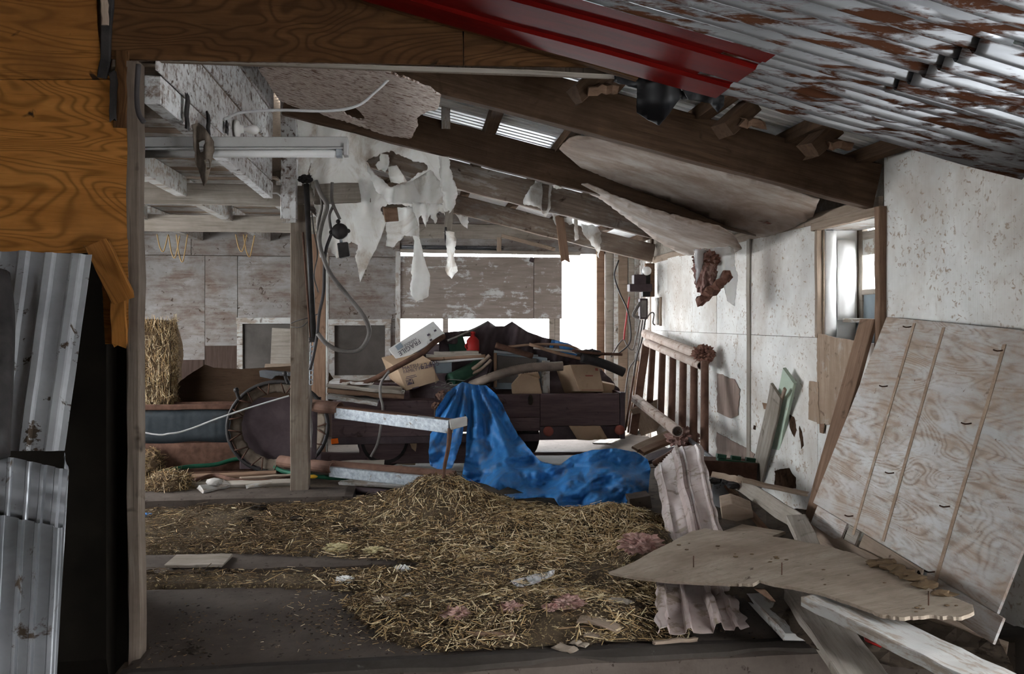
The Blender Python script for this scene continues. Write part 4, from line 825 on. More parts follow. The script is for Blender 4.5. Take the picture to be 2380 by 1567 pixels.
# boards between wagon and gate
for lab, a, b, w, th, wd, m in (('pale sunlit plank lying in the doorway light beside the wagon', (1400, 1032), (1478, 992), .24, .02, (.2, 1, 0), 'timber_white'),
        ('brown plank edge on the woodpile beside the gate', (1478, 1045), (1580, 1000), .12, .04, (.2, 1, .4), 'timber_tan'),
        ('dusty dark plank sloping on the woodpile beside the gate', (1490, 1052), (1590, 1010), .10, .04, (0, 1, .3), 'timber_brown'),
        ('black plank at the bottom of the woodpile by the tarpaulin', (1505, 1068), (1575, 1048), .12, .05, (0, 1, .3), 'iron_dark'),
        ('short sunlit board end on the woodpile behind the wagon corner', (1452, 996), (1480, 985), .14, .03, (0, 1, .6), 'timber_tan')):
    board_lab(board('scrap_plank', atz(*a, .12 if a[1] > 1040 else .06), atz(*b, .25 if a[1] > 1040 else .08), w, th, wd, M[m], chip=.02), lab, 'plank', 'woodpile beside the gate')
tag(fluff('insulation_tuft', atz(1588, 1015, .42), .13, M['insul_pink'], None, 4, (1.1, 1, .7), 8, .9), 'pink brown insulation tuft on top of the woodpile', 'insulation')
tag(tube('rusty_pipe', [atz(1520, 1078, .1), atz(1560, 1055, .22), atz(1600, 1022, .38)], .035, M['rust']), 'rusty brown pipe poking out of the woodpile', 'pipe')
tag(board('zinc_bar', atz(1598, 1018, .42), atz(1662, 1072, .3), .035, .03, (0, 0, 1), M['bare_metal']), 'shiny zinc bar leaning beside the pink sheet', 'metal bar')
# ---------------------------------------------------------------- old electrical fittings at the far end of the wall
XE = 2.96
el = thing('electric_meter', 'dark old electric meter on a board by the doorway studs', 'electric meter', atx(1498, 650, XE))
def eb(name, x0, y0, x1, y1, d, mat, par=el, off=0.0):
    return prism(name, [(x0, y0), (x1, y0), (x1, y1), (x0, y1)], lambda a, b: aty(a, b, 10.05 - off), (0, d, 0), M[mat], par, .008)
eb('backboard', 1500, 612, 1522, 690, .05, 'timber_brown', off=-.1)
eb('meter_body', 1474, 638, 1502, 662, .12, 'iron_dark'); eb('meter_base', 1464, 660, 1516, 678, .14, 'iron_dark', off=.02); eb('meter_side', 1494, 626, 1512, 690, .08, 'black', off=-.05)
lathe('meter_glass', [(0, .07), (.04, .06), (.055, .03), (.058, 0), (0, 0)], M['porcelain'], el, 18, Matrix.Translation(aty(1503, 630, 9.98)) @ E(90, 0, 0).to_4x4())
sw = thing('switch_box', 'grey switch box with lever hanging below the electric meter', 'switch box', aty(1495, 720, 10.0))
eb('box_body', 1488, 694, 1506, 742, .10, 'iron_dark', sw); eb('cover', 1491, 698, 1503, 738, .02, 'cable', sw, .02)
tube('lever', [aty(1488, 704, 9.95), aty(1478, 720, 9.9), aty(1472, 734, 9.9), aty(1484, 738, 9.93)], .02, M['cable'], sw, 8)
tag(board('mounting_board', atx(1528, 692, 3.07), atx(1528, 756, 3.07), .09, .03, (0, 1, 0), M['timber_white']), 'small whitewashed mounting board beside the switch box', 'board')
tag(board('mounting_board', atx(1535, 690, 3.06), atx(1535, 758, 3.06), .03, .03, (0, 1, 0), M['timber_tan']), 'narrow brown batten on the wall beside the switch box', 'board')
cabs = (('dark cable looping from the stud to the switch box', 'cable_dark', ((1438, 605), (1428, 640), (1440, 680), (1458, 720), (1466, 770), (1462, 800), (1438, 822))),
        ('red and white wire hanging along the doorway studs', 'cable_red', ((1463, 690), (1460, 710), (1456, 740), (1452, 770), (1450, 790))),
        ('grey cable bowing below the switch box', 'cable', ((1488, 744), (1480, 780), (1472, 812), (1460, 808), (1450, 790), (1438, 800), (1420, 830))),
        ('dark wire dropping straight beside the gate post', 'cable_dark', ((1500, 742), (1492, 790), (1478, 840), (1470, 900), (1462, 980))),
        ('brown wire dropping beside the gate into the woodpile', 'cable', ((1494, 744), (1478, 830), (1462, 860), (1452, 930), (1450, 985))),
        ('stiff wire curling from the switch box onto the wall', 'cable', ((1500, 744), (1512, 728), (1520, 730), (1518, 752), (1530, 757))))
for k, (lab, m, pts) in enumerate(cabs): tag(tube('electric_cable', [aty(a, b, 9.95 + .06 * k) for a, b in pts], .010, M[m], None, 6, 6), lab, 'cable', 'electric cables by the doorway')
for k, (a, b, c, d, m, w) in enumerate(((1453, 1000, 1480, 830, 'rust', 'rusty'), (1460, 1005, 1484, 840, 'timber_brown', 'brown'), (1466, 1000, 1476, 850, 'cable', 'grey'))):
    tag(tube('leaning_rod', [aty(a, b, 9.7), aty(c, d, 10.3)], .014, M[m], None, 6), w + ' rod leaning behind the gate post', 'rod', 'rods behind the gate')

# ---------------------------------------------------------------- farm wagon in the doorway and its load
YWG = 8.6
wy = lambda y=YWG: (lambda a, b: aty(a, b, y))
wg = thing('farm_wagon', 'dark wooden farm wagon loaded with junk before the doorway', 'wagon', (.7, 9.3, 0))
XA, XB = aty(770, 950, YWG).x, aty(1452, 950, YWG).x; XM = aty(1255, 950, YWG).x; XK = aty(1010, 950, YWG).x
def wb_(name, x0, x1, z0, z1, y0=YWG, y1=YWG + .04, mat='wagon'): return box(name, (x0, y0, z0), (x1, y1, z1), M[mat], wg)
wb_('front_board', XM + .003, XB - .06, .45, .80, YWG - .01, YWG + .03, 'timber_brown' if False else 'wagon')
wb_('front_board', XK, XM, .55, .80); wb_('front_board', XK, XM - .0, .40, .545, YWG + .01)
wb_('front_board', XA, XK - .004, .56, .74, YWG + .02, YWG + .06); wb_('front_board', XA, XK - .004, .36, .553, YWG + .03, YWG + .07)
wb_('corner_post', XB - .055, XB, .30, .81, YWG - .02, YWG + .06, 'iron_dark'); wb_('lower_rail', XM, XB, .30, .44, YWG + .01, YWG + .06, 'iron_dark'); wb_('lower_rail', XA, XM, .28, .36, YWG + .05, YWG + .12, 'iron_dark')
wb_('bed', XA, XB, .42, .47, YWG + .06, 10.3, 'wood_plain'); wb_('rear_board', XA, XB, .47, .80, 10.3, 10.34); wb_('side_board', XB - .04, XB, .47, .80, YWG + .06, 10.3); wb_('side_board', XA, XA + .04, .47, .74, YWG + .06, 10.3)
wb_('axle', -.3, 2.1, .24, .32, 9.0, 9.08, 'rust')
for x, y in ((-.35, 8.85), (1.05, 8.85), (-.35, 10.05), (1.05, 10.05)):
    w = lathe('tyre', [(.0, -.06), (.12, -.06), (.15, -.09), (.25, -.10), (.29, -.06), (.30, 0), (.29, .06), (.25, .10), (.15, .09), (.12, .06), (0, .06)], M['black'], wg, 28, Matrix.Translation((x, y, .30)) @ E(90, 0, 0).to_4x4())
    w.name = 'wheel'; lathe('wheel_hub', [(0, .085), (.03, .08), (.05, .065), (.11, .062), (.115, 0), (0, 0)], M['rust'], w, 18, Matrix.Translation((x, y, .30)) @ E(90, 0, 0).to_4x4())
for px, py, lab in ((1275, 1003, 'red round tail light'), (1441, 1000, 'dark round tail light')):
    p = aty(px, py, YWG - .02); tag(lathe('tail_light', [(0, .03), (.035, .028), (.05, .01), (.055, 0), (.055, -.03), (0, -.03)], M['ink_red'], wg, 18, Matrix.Translation(p) @ E(90, 0, 0).to_4x4()), lab)
tag(prism('side_reflector', [(769, 1021), (785, 1019), (787, 1031), (770, 1033)], wy(YWG + .03), (0, .03, 0), M['orange_lens'], wg), 'orange reflector')
tag(sheet('mud_flap', [(1322, 990), (1395, 990), (1412, 1020), (1370, 1024), (1342, 1022)], wy(YWG - .03), M['card'], wg, 12, .006, 10, 1, 4, bump=.04), 'brown cardboard flap')
fluff('latch_grease', aty(1233, 930, YWG - .01), .035, M['clod'], wg, 2, (.8, .4, 1.6), 3)
wagon_items = 'junk heaped on the wagon'
for k, (lab, a, b, w, m) in enumerate((('dark added beam blocking bright floor under the wagon’s left half', (835, 1052), (1090, 1050), .24, 'wagon'), ('black board added to darken under the middle of the wagon', (900, 1040), (1240, 1038), .20, 'iron_dark'), ('dark added plank blocking bright floor under the wagon’s left end', (700, 1062), (880, 1064), .10, 'wagon'), ('dark added board blocking bright floor below the wagon’s right half', (1200, 1056), (1440, 1052), .03, 'wagon'))):  # boards added to turn the bright gap under the wagon dark
    tag(board('shade_board', aty(a[0], a[1], 8.78 + .25 * (k == 1)), aty(b[0], b[1], 8.78 + .25 * (k == 1)), w, .05, (0, 0, 1), M[m]), lab, 'board', 'dark boards added under the wagon')
def junk(o, lab, cat): return tag(o, lab, cat, wagon_items)
def text(s, p, right, upd, size, mat, parent, name='lettering'):
    cu = bpy.data.curves.new(name, 'FONT'); cu.body = s; cu.size = size; cu.extrude = .0006; cu.resolution_u = 2
    f = bpy.data.objects.new(name, cu); COL.objects.link(f); me = bpy.data.meshes.new_from_object(f.evaluated_get(bpy.context.evaluated_depsgraph_get())); bpy.data.objects.remove(f)
    me.materials.clear(); o = link(name, me, mat)
    R = frame_from(V(right), V(upd)); o.matrix_basis = Matrix.Translation(p) @ R.to_4x4(); adopt(o, parent); return o
def carton(lab, quad, y, dv, mat, yb=None, plane=None):
    fn = plane or wy(y); t = thing('carton', lab, 'box', fn(*quad[-1]), wagon_items)
    return prism('carton_body', quad, fn, dv, M[mat], t, .005), fn
# long pale carton, upside down lettering
Q = [(903, 811), (1007, 746), (1034, 776), (1000, 800), (926, 842)]
c1, f1 = carton('long pale carton tilted on the heap, its print upside down', Q, 9.0, (0, .32, -.04), 'card_white')
ex = (f1(903, 811) - f1(1007, 746)).normalized(); ez = V((ex.z, 0, -ex.x)); ez = ez if ez.z < 0 else -ez     # upside down: text runs right to left
def on(px, py, e=.004): return f1(px, py) + V((0, -e, 0))
text('FRAGILE', on(974, 788), ex, ez, .075, M['ink'], c1); text('HANDLE', on(966, 785), ex, ez, .04, M['ink'], c1)
prism('printed_mark', [(918, 805), (931, 796), (938, 806), (925, 815)], wy(8.996), (0, -.002, 0), M['grey_board'], c1, 0)
for a, b in ((1008, 768), (992, 778), (998, 790)): prism('printed_mark', [(a, b), (a + 5, b - 3), (a + 7, b + 1), (a + 2, b + 4)], wy(8.996), (0, -.002, 0), M['ink'], c1, 0)
# lettered brown carton
Q = [(923, 857), (1002, 838), (1012, 866), (1014, 888), (944, 909)]
c2, f2 = carton('brown printed carton marked P4 leaning on the wagon load', Q, 8.75, aty(886, 831, 9.12) - aty(923, 857, 8.75), 'card')
ex = (f2(1002, 838) - f2(923, 857)).normalized(); ez = V((-ex.z, 0, ex.x))
def on2(px, py): return f2(px, py) + V((0, -.004, 0))
text('62405', on2(978, 859), ex, ez, .085, M['ink'], c2); text('MATSU', on2(936, 861), ex, ez, .055, M['ink'], c2); text('FAMILY FRONT', on2(938, 869), ex, ez, .048, M['ink'], c2)
prism('printed_label', [(943, 884), (958, 880), (962, 892), (947, 896)], wy(8.747), (0, -.002, 0), M['ink'], c2, 0)
text('P4', on2(946, 894) + V((0, -.004, 0)), ex, ez, .07, M['card'], c2)
for a, b, l in ((944, 876, 22), (943, 880, 26)): prism('printed_line', [(a, b), (a + l, b - l * .24), (a + l, b - l * .24 + 1.5), (a, b + 1.5)], wy(8.747), (0, -.002, 0), M['ink'], c2, 0)
prism('printed_mark', [(958, 902), (974, 898), (974, 901), (959, 905)], wy(8.747), (0, -.002, 0), M['ink'], c2, 0)
prism('carton_flap', [(1002, 838), (1012, 866), (1021, 884), (1012, 892), (1008, 866)], wy(8.77), (0, .01, 0), M['card'], c2, 0)
# square carton at the right end with a smaller one behind it
c3, f3 = carton('square brown carton with faded red print at the wagon corner', [(1325, 848), (1391, 847), (1404, 911), (1347, 910)], 8.75, aty(1290, 853, 9.1) - aty(1325, 848, 8.75), 'card')
text('APPLES', f3(1352, 885) + V((0, -.005, 0)), (1, 0, 0), (0, 0, 1), .01, M['ink_red'], c3) if False else None
for q in ([(1383, 856), (1389, 856), (1390, 862), (1384, 862)], [(1360, 872), (1378, 872), (1378, 875), (1361, 875)], [(1352, 906), (1398, 906), (1398, 907), (1352, 907)]): prism('printed_mark', q, wy(8.747), (0, -.002, 0), M['ink_red'], c3, 0)
carton('small open carton behind the square brown carton', [(1400, 889), (1430, 896), (1424, 920), (1400, 921)], 9.0, (.05, .25, 0), 'card')
carton('folded brown carton standing behind the blue tarpaulin', [(1188, 895), (1212, 868), (1252, 880), (1260, 916), (1190, 916)], 8.72, (.03, .2, 0), 'card')
carton('dark flattened carton with an orange top behind the tarpaulin', [(1204, 874), (1250, 866), (1256, 880), (1212, 896)], 8.85, (.02, .2, .02), 'card')
tag(cardbox('carton', atz(929, 1052, .17) + V((0, .16, 0)), (.38, .3, .25), E(6, 2, -4), M['card']), 'open brown carton standing on the floor under the wagon', 'box')
# cabinet, panels, pipes and sticks
cb2 = thing('dark_cabinet', 'dark cabinet with a metal top edge in the middle of the load', 'cabinet', aty(1210, 900, 9.1), wagon_items)
prism('cabinet_body', [(1150, 820), (1272, 832), (1272, 905), (1152, 905)], wy(9.1), (0, .4, 0), M['grey_board'], cb2); prism('door_panel', [(1156, 826), (1248, 834), (1248, 890), (1158, 890)], wy(9.08), (0, .02, 0), M['window_dark'], cb2)
board('top_edge', aty(1148, 817, 9.07), aty(1250, 828, 9.07), .03, .05, (0, 0, 1), M['bare_metal'], cb2, wob=.001); board('corner_frame', aty(1151, 820, 9.06), aty(1151, 900, 9.06), .035, .04, (1, 0, 0), M['timber_brown'], cb2)
junk(board('pale_board', aty(1268, 838, 9.0), aty(1268, 914, 9.0), .09, .03, (1, 0, 0), M['timber_white']), 'pale upright board right of the dark cabinet', 'board')
hs = thing('ribbed_hose', 'thick ribbed grey hose curving over the wagon front', 'hose', aty(1230, 856, 8.6), wagon_items)
hp = spline([aty(1095, 896, 8.75), aty(1130, 882, 8.62), aty(1175, 866, 8.58), aty(1230, 855, 8.56), aty(1308, 851, 8.55)], 26)
vs, fs = tube_geo(hp, lambda s: .050 + .004 * math.sin(s * 330), 14, False); link('hose_wall', mesh('hose_wall', vs, fs), M['hose'], hs, True)
vs, fs = tube_geo(hp, .042, 14, True); link('hose_core', mesh('hose_core', vs, fs), M['black'], hs, True)
junk(tube('bent_hose', [aty(790, 888, 8.5), aty(835, 892, 8.5), aty(868, 882, 8.48), aty(905, 862, 8.46), aty(950, 838, 8.46), aty(985, 818, 8.5), aty(1010, 796, 8.6), aty(1032, 782, 8.7)], .030, M['rust'], None, 10), 'long brown hose bending across the cartons', 'hose')
for lab, pts, r, m in (('rusty pipe lying on top of the dark cabinet', ((1152, 802), (1185, 812), (1238, 828)), .033, 'rust'),
                       ('thick black pipe jutting out past the wagon corner', ((1352, 832), (1400, 845), (1450, 866)), .052, 'black'),
                       ('thin iron rod pointing at the gate from the load', ((1330, 815), (1390, 822), (1446, 824)), .016, 'rust'),
                       ('grey conduit crossing the top of the heap', ((1040, 792), (1080, 775), (1136, 748)), .012, 'cable'),
                       ('branch-like brown stick lying below the dark cover', ((1080, 868), (1110, 850), (1138, 826)), .022, 'timber_tan'),
                       ('second brown stick beside the green roll', ((1088, 872), (1118, 858), (1142, 836)), .018, 'timber_tan'),
                       ('thin pale pole lying lengthwise under the dark cover', ((1000, 843), (1060, 838), (1125, 832)), .016, 'wire_white'),
                       ('brown pole lying lengthwise under the dark cover', ((990, 836), (1060, 832), (1128, 828)), .022, 'timber_brown'),
                       ('slender stick over the right end of the load', ((1240, 808), (1310, 815), (1380, 826)), .016, 'timber_grey'),
                       ('dark bent stick at the right end of the load', ((1230, 800), (1300, 822), (1372, 838)), .020, 'timber_brown'),
                       ('long thin lath sloping to the wagon corner', ((1180, 806), (1260, 800), (1330, 806), (1368, 830)), .014, 'timber_brown')):
    junk(tube('loose_pole', [aty(a, b, 8.95 if 'black' not in lab and 'rod' not in lab else 8.7) for a, b in pts], r, M[m], None, 9), lab, 'pole')
for k, (a, b) in enumerate((((1008, 822), (1112, 819)), ((990, 828), (1118, 826)))):
    junk(board('loose_plank', aty(*a, 9.0), aty(*b, 9.0), .035, .12, (0, 0, 1), M['timber_grey']), ('upper', 'lower')[k] + ' grey plank lying beside the red jug', 'plank')
junk(tube('green_roll', [aty(1046, 884, 8.8), aty(1080, 868, 8.95), aty(1112, 850, 9.1)], .075, M['green_metal'], None, 16), 'dark green roll lying behind the tarpaulin peak', 'roll')
jg = thing('red_jug', 'red plastic jug high up in the heap', 'jug', aty(1098, 818, 9.15), wagon_items)
lathe('jug_body', [(0, 0), (.07, 0), (.075, .02), (.072, .13), (.05, .16), (.025, .18), (.025, .2), (0, .2)], M['red_plastic'], jg, 18, Matrix.Translation(aty(1099, 818, 9.15)))
tube('jug_handle', [aty(1088, 812, 9.12), aty(1082, 804, 9.12), aty(1090, 796, 9.12)], .012, M['red_plastic'], jg)
lathe('jug_cap', [(0, .235), (.028, .23), (.03, .2), (0, .2)], M['red_plastic'], jg, 14, Matrix.Translation(aty(1099, 818, 9.15)))
junk(prism('blue_crate', [(1010, 838), (1050, 838), (1050, 868), (1012, 868)], wy(8.95), (0, .3, 0), M['grey_board']), 'dim blue crate between the printed carton and the green roll', 'crate')
junk(prism('machine_block', [(1040, 790), (1075, 778), (1082, 800), (1092, 820), (1046, 822)], wy(9.3), (0, .3, 0), M['green_metal']), 'dark machine part left of the red jug', 'machine part')
junk(prism('rear_board', [(1020, 775), (1060, 770), (1075, 778), (1075, 800), (1020, 830)], wy(9.35), (0, .05, 0), M['iron_dark']), 'dark board standing behind the long pale carton', 'board')
# dark canvas over the back of the load
junk(sheet('dark_canvas', [(1030, 776, .5), (1062, 770, .5), (1088, 768, .5), (1112, 758, .5), (1134, 745, .5), (1144, 752, .5), (1152, 758, .5), (1172, 758, .5), (1190, 747, .5), (1206, 758, .5), (1228, 772, .5), (1262, 784, .5), (1300, 793, .5), (1340, 812, .5), (1385, 826, .5), (1382, 842), (1330, 846), (1260, 838), (1200, 830), (1160, 830), (1150, 852), (1146, 900), (1126, 902), (1136, 850), (1118, 838), (1104, 812), (1100, 790), (1094, 782), (1072, 784), (1060, 800), (1036, 800)], lambda a, b: aty(a, b, 9.35 - .25 * max(0, (b - 760) / 140.) + .07 * math.sin(a / 13.) + .05 * math.sin(a / 5.7 + b / 20.)), M['iron_dark'], None, 8, .004, 9, 1, 6), 'dark canvas cover peaked over the wagon load', 'canvas')
junk(sheet('dark_backing', [(955, 815), (1000, 800), (1060, 798), (1078, 800), (1100, 808), (1150, 800), (1250, 806), (1340, 820), (1368, 838), (1378, 852), (1398, 858), (1440, 905), (1440, 925), (950, 925)], lambda a, b: aty(a, b, 9.75 + .06 * math.sin(a / 17.) + .04 * math.sin(b / 9. + a / 30.)), M['iron_dark'], None, 12, .006, 12, 2, 8), 'dark crumpled backing added to block bright gaps in the wagon load', 'backing')  # added dark sheet closes bright gaps behind the load
junk(sheet('blue_canvas', [(1282, 790), (1318, 797), (1350, 812), (1372, 822), (1340, 830), (1300, 826), (1276, 812)], lambda a, b: aty(a, b, 9.2 + .04 * math.sin(a / 7.)), M['tarp'], None, 8, .004, 8, 1, 3), 'blue canvas edge on the right end of the heap', 'canvas')
junk(fluff('brush_tangle', aty(1368, 822, 8.8), .09, M['black'], None, 3, (1.5, .6, .5), 5, 1.0), 'black tangled brush above the square carton', 'brush')
# left end of the wagon: sheets and boards stacked on it
for lab, a, b, w, m, y in (('bright pale sheet on top of the wagon’s left end', (770, 886), (868, 888), .03, 'timber_white', 8.72), ('grey board edge under the pale sheet', (764, 892), (935, 908), .035, 'timber_grey', 8.66),
                     ('crumpled foil-backed board on the wagon’s left end', (766, 903), (940, 918), .05, 'timber_brown', 8.8), ('lowest grey plank on the wagon’s left end', (766, 918), (880, 934), .04, 'timber_white', 8.6)):
    junk(board('stacked_board', aty(*a, y), aty(*b, y), w, .5, (0, 0, 1), M[m], wob=.006, seg=8), lab, 'board')
wt = thing('wire_tangle', 'tangle of thin wire mesh on the wagon beside the tarpaulin', 'wire', aty(1040, 895, 8.7), wagon_items)
for k in range(14):
    a = random.uniform(1000, 1050); b = random.uniform(885, 905); tube('wire_strand', [aty(a, b, 8.65), aty(a + random.uniform(5, 25), b + random.uniform(-8, 6), 8.6 + random.uniform(0, .1)), aty(a + random.uniform(20, 50), b + random.uniform(-6, 12), 8.65)], .004, M['cable'], wt, 4, 4)
tg = thing('maroon_rag', 'maroon knotted rag hanging on the wagon board', 'rag', aty(1020, 945, 8.5), wagon_items)
fluff('rag_knot', aty(1027, 920, 8.5), .06, M['dark_pipe'], tg, 3, (.9, .8, .9), 2, .6); fluff('rag_end', aty(1014, 944, 8.5), .05, M['dark_pipe'], tg, 3, (1, .8, .8), 3, .6)
prism('orange_block', [(1040, 908), (1052, 908), (1052, 918), (1040, 918)], wy(8.7), (0, .05, 0), M['timber_tan'], tg)
# ---------------------------------------------------------------- blue tarpaulin over the wagon front and the floor
CTL = [(1075, 890, 8.45), (1120, 894, 8.5), (1005, 985, 8.3), (1000, 1080, 8.12), (1050, 1096, 8.0), (1150, 930, 8.42), (1200, 1000, 8.2), (1232, 1060, 7.95), (1085, 1110, 7.78), (1160, 1140, 7.3), (1230, 1162, 6.95), (1300, 1178, 6.72),
       (1262, 1072, 7.75), (1240, 1110, 7.5), (1290, 1095, 7.5), (1400, 1050, 7.45), (1432, 1043, 7.42), (1480, 1050, 7.5), (1512, 1085, 7.35), (1508, 1140, 6.95), (1470, 1175, 6.75), (1400, 1100, 7.1), (1380, 1178, 6.72), (1335, 1062, 7.5), (1100, 1000, 8.25), (1100, 1060, 8.05), (1330, 1135, 6.95), (1430, 1140, 6.9)]
CA = np.array(CTL)
def tdepth(px, py):
    d2 = (CA[:, 0] - px) ** 2 + (CA[:, 1] - py) ** 2 + 60.0; w = d2 ** -1.7; return float((w * CA[:, 2]).sum() / w.sum())
def tarp_fn(px, py):
    t = tdepth(px, py); up_ = max(0, min(1, (1105 - py) / 120.)) * max(0, min(1, (1260 - px) / 40.))
    r = math.hypot(px - 1085, py - 850); ang = math.atan2(px - 1085, max(py - 850, 1))
    t += up_ * (  .17 * (abs(math.sin(ang * 11 + r / 130. + .6 * noise.noise(V((px / 50., py / 70., 1))))) - .6) + .06 * (abs(math.sin(ang * 24 + 1.3 + r / 60.)) - .5)) * min(1, r / 110.)
    fl = 1 - up_; t += fl * (.045 * noise.noise(V((px / 45., py / 20., 0))) + .12 * (abs(math.sin((px * .30 + py * 1.1) / 23. + 2.4 * noise.noise(V((px / 90., py / 60., 3))))) - .5) + .10 * (abs(noise.noise(V((px / 24., py / 13., 6)))) - .2))
    p = CAM + ray(px, py) * t
    if p.z < .03: p = atz(px, py, .03 + .01 * math.sin(px / 9.))
    return p
tag(sheet('blue_tarpaulin', [(1074, 888, .5), (1100, 894, .5), (1130, 896, 1), (1152, 915, 1), (1168, 940, 1), (1186, 980, 1), (1205, 1012, 1), (1240, 1056, 1), (1256, 1072, 1), (1285, 1080, 1), (1300, 1082, 1), (1330, 1060, 1), (1378, 1046, 1), (1430, 1042, 1), (1480, 1052, 1), (1505, 1068, 1), (1512, 1090), (1508, 1128), (1506, 1150), (1460, 1160), (1456, 1174), (1420, 1177), (1370, 1175), (1330, 1179), (1300, 1176), (1288, 1158), (1250, 1156), (1195, 1160), (1172, 1150), (1218, 1146), (1180, 1132), (1160, 1140), (1130, 1126), (1085, 1116), (1074, 1106), (1082, 1060), (1084, 1010), (1088, 975), (1080, 960), (1078, 985), (1072, 1030), (1050, 1088), (1022, 1094), (1000, 1082), (996, 1050), (1000, 1010), (1018, 985), (1010, 970), (1014, 952), (1040, 912)], tarp_fn, M['tarp'], None, 4.5, .003, 8, 1.2, 3), 'crumpled blue tarpaulin draped off the wagon and over the floor', 'tarpaulin')
tag(prism('concrete_lump', [(1462, 1160), (1512, 1152), (1516, 1182), (1490, 1186), (1464, 1176)], lambda a, b: aty(a, b, 6.55), (.02, .2, 0), M['concrete']), 'lump of concrete at the tarpaulin’s corner beside the pink sheet', 'concrete')

# ---------------------------------------------------------------- posts, stall rails and clutter of the left aisle
pst = thing('wooden_post', 'grey wooden post standing on the kerb under the loft', 'post', aty(700, 1137, 7.3))
pA, pB = aty(698, 1139, 7.3), aty(698, 478, 7.3); pA.x = pB.x = (pA.x + pB.x) / 2
board('post_body', pA, pB, .155, .14, (1, 0, 0), M['timber_post'], pst, seg=14, wob=.003)
board('post_splice', V((-1.11, 7.22, 2.45)), V((-1.11, 7.22, 2.66)), .12, .06, (1, 0, 0), M['timber_white'], pst)
tube('rope_binding', [aty(676, 752, 7.2), aty(690, 746, 7.18), aty(720, 738, 7.2), aty(745, 728, 7.4)], .006, M['cable'], pst, 5); tube('rope_binding', [aty(676, 760, 7.2), aty(700, 760, 7.18), aty(722, 742, 7.2)], .005, M['cable'], pst, 5)
p2 = thing('wooden_post', 'thinner brown post with a pale edge standing behind the grey post', 'post', aty(742, 1078, 9.0))
a_, b_ = aty(742, 1080, 9.0), aty(742, 545, 9.0); a_.x = b_.x
board('post_body', a_, b_, .15, .10, (1, 0, 0), M['timber_brown'], p2, seg=8); board('pale_edge', a_ + V((.085, -.03, 0)), b_ + V((.085, -.03, -.2)), .022, .05, (1, 0, 0), M['timber_white'], p2, seg=8)
cyl = thing('door_closer', 'long black rod with a chain hanging beside the grey post', 'rod', aty(715, 430, 7.15))
tube('rod', [aty(712, 428, 7.15), aty(729, 786, 7.12)], .024, M['black'], cyl, 12); tube('inner_rod', [aty(704, 540, 7.15), aty(722, 788, 7.13)], .010, M['rust'], cyl, 8)
fluff('rope_knot', aty(710, 416, 7.12), .05, M['black'], cyl, 3, (1.2, .8, .7), 3, .8)
board('clevis', aty(725, 784, 7.12), aty(726, 796, 7.12), .05, .04, (1, 0, 0), M['black'], cyl)
for k in range(9):
    p = aty(726 - k * .4, 800 + k * 11, 7.14); tube('chain_link', [p + V((-.012, 0, .02)), p + V((.012, 0, .02)), p + V((.012, 0, -.02)), p + V((-.012, 0, -.02)), p + V((-.012, 0, .02))], .005, M['galv'], cyl, 5, 3)
hb = thing('hanging_socket', 'black round socket with a square plug hanging from cables', 'electric socket', aty(790, 540, 7.1))
lathe('socket_disc', [(0, .05), (.05, .045), (.068, .025), (.072, 0), (.06, -.02), (0, -.025)], M['black'], hb, 22, Matrix.Translation(aty(790, 538, 7.1)) @ E(90, 0, 0).to_4x4())
for a, b in ((770, 540), (809, 537), (786, 515)): fluff('socket_lug', aty(a, b, 7.1), .02, M['black'], hb, 2, (1, 1, 1), 1, .2)
tube('plug_neck', [aty(792, 555, 7.1), aty(793, 566, 7.1)], .012, M['galv'], hb); prism('plug', [(783, 565), (808, 562), (813, 595), (788, 600)], lambda a, b: aty(a, b, 7.06), (0, .09, 0), M['black'], hb, .006)
for k, (lab, m, r, pts) in enumerate((('thick grey cable looping out to the right of the post', 'cable', .020, ((733, 420), (745, 450), (760, 478), (748, 520), (742, 560), (752, 600), (770, 640), (810, 690), (845, 735), (858, 770), (848, 800), (828, 816), (790, 815), (760, 800), (738, 775))),
        ('dark cable dropping from the socket down behind the rails', 'cable_dark', .014, ((770, 545), (758, 580), (754, 620), (752, 680), (742, 730), (737, 780), (728, 830), (720, 860))),
        ('cable hanging from the beam to the round socket', 'cable', .014, ((772, 424), (771, 460), (776, 480), (790, 510))),
        ('twin cable crossing behind the round socket', 'cable', .012, ((734, 424), (744, 450), (748, 480), (740, 520), (738, 560))),
        ('short cable looped from the beam into the socket side', 'cable', .012, ((775, 478), (766, 500), (768, 525), (772, 540))),
        ('thin brown wire strand hanging by the black rod', 'cable', .006, ((724, 490), (730, 540), (738, 590), (730, 640), (740, 680))))):
    tag(tube('power_cable', [aty(a, b, 7.08 + .015 * k) for a, b in pts], r, M[m], None, 7, 6), lab, 'cable', 'cables hanging on the post')
tag(tube('power_cable', [aty(905, 862, 8.4), aty(886, 890, 8.4), aty(884, 920, 8.35), aty(890, 950, 8.3), aty(884, 1000, 8.3), aty(876, 1035, 8.3), aty(862, 1062, 8.3)], .014, M['cable']), 'grey cable hanging down the front of the wagon', 'cable')
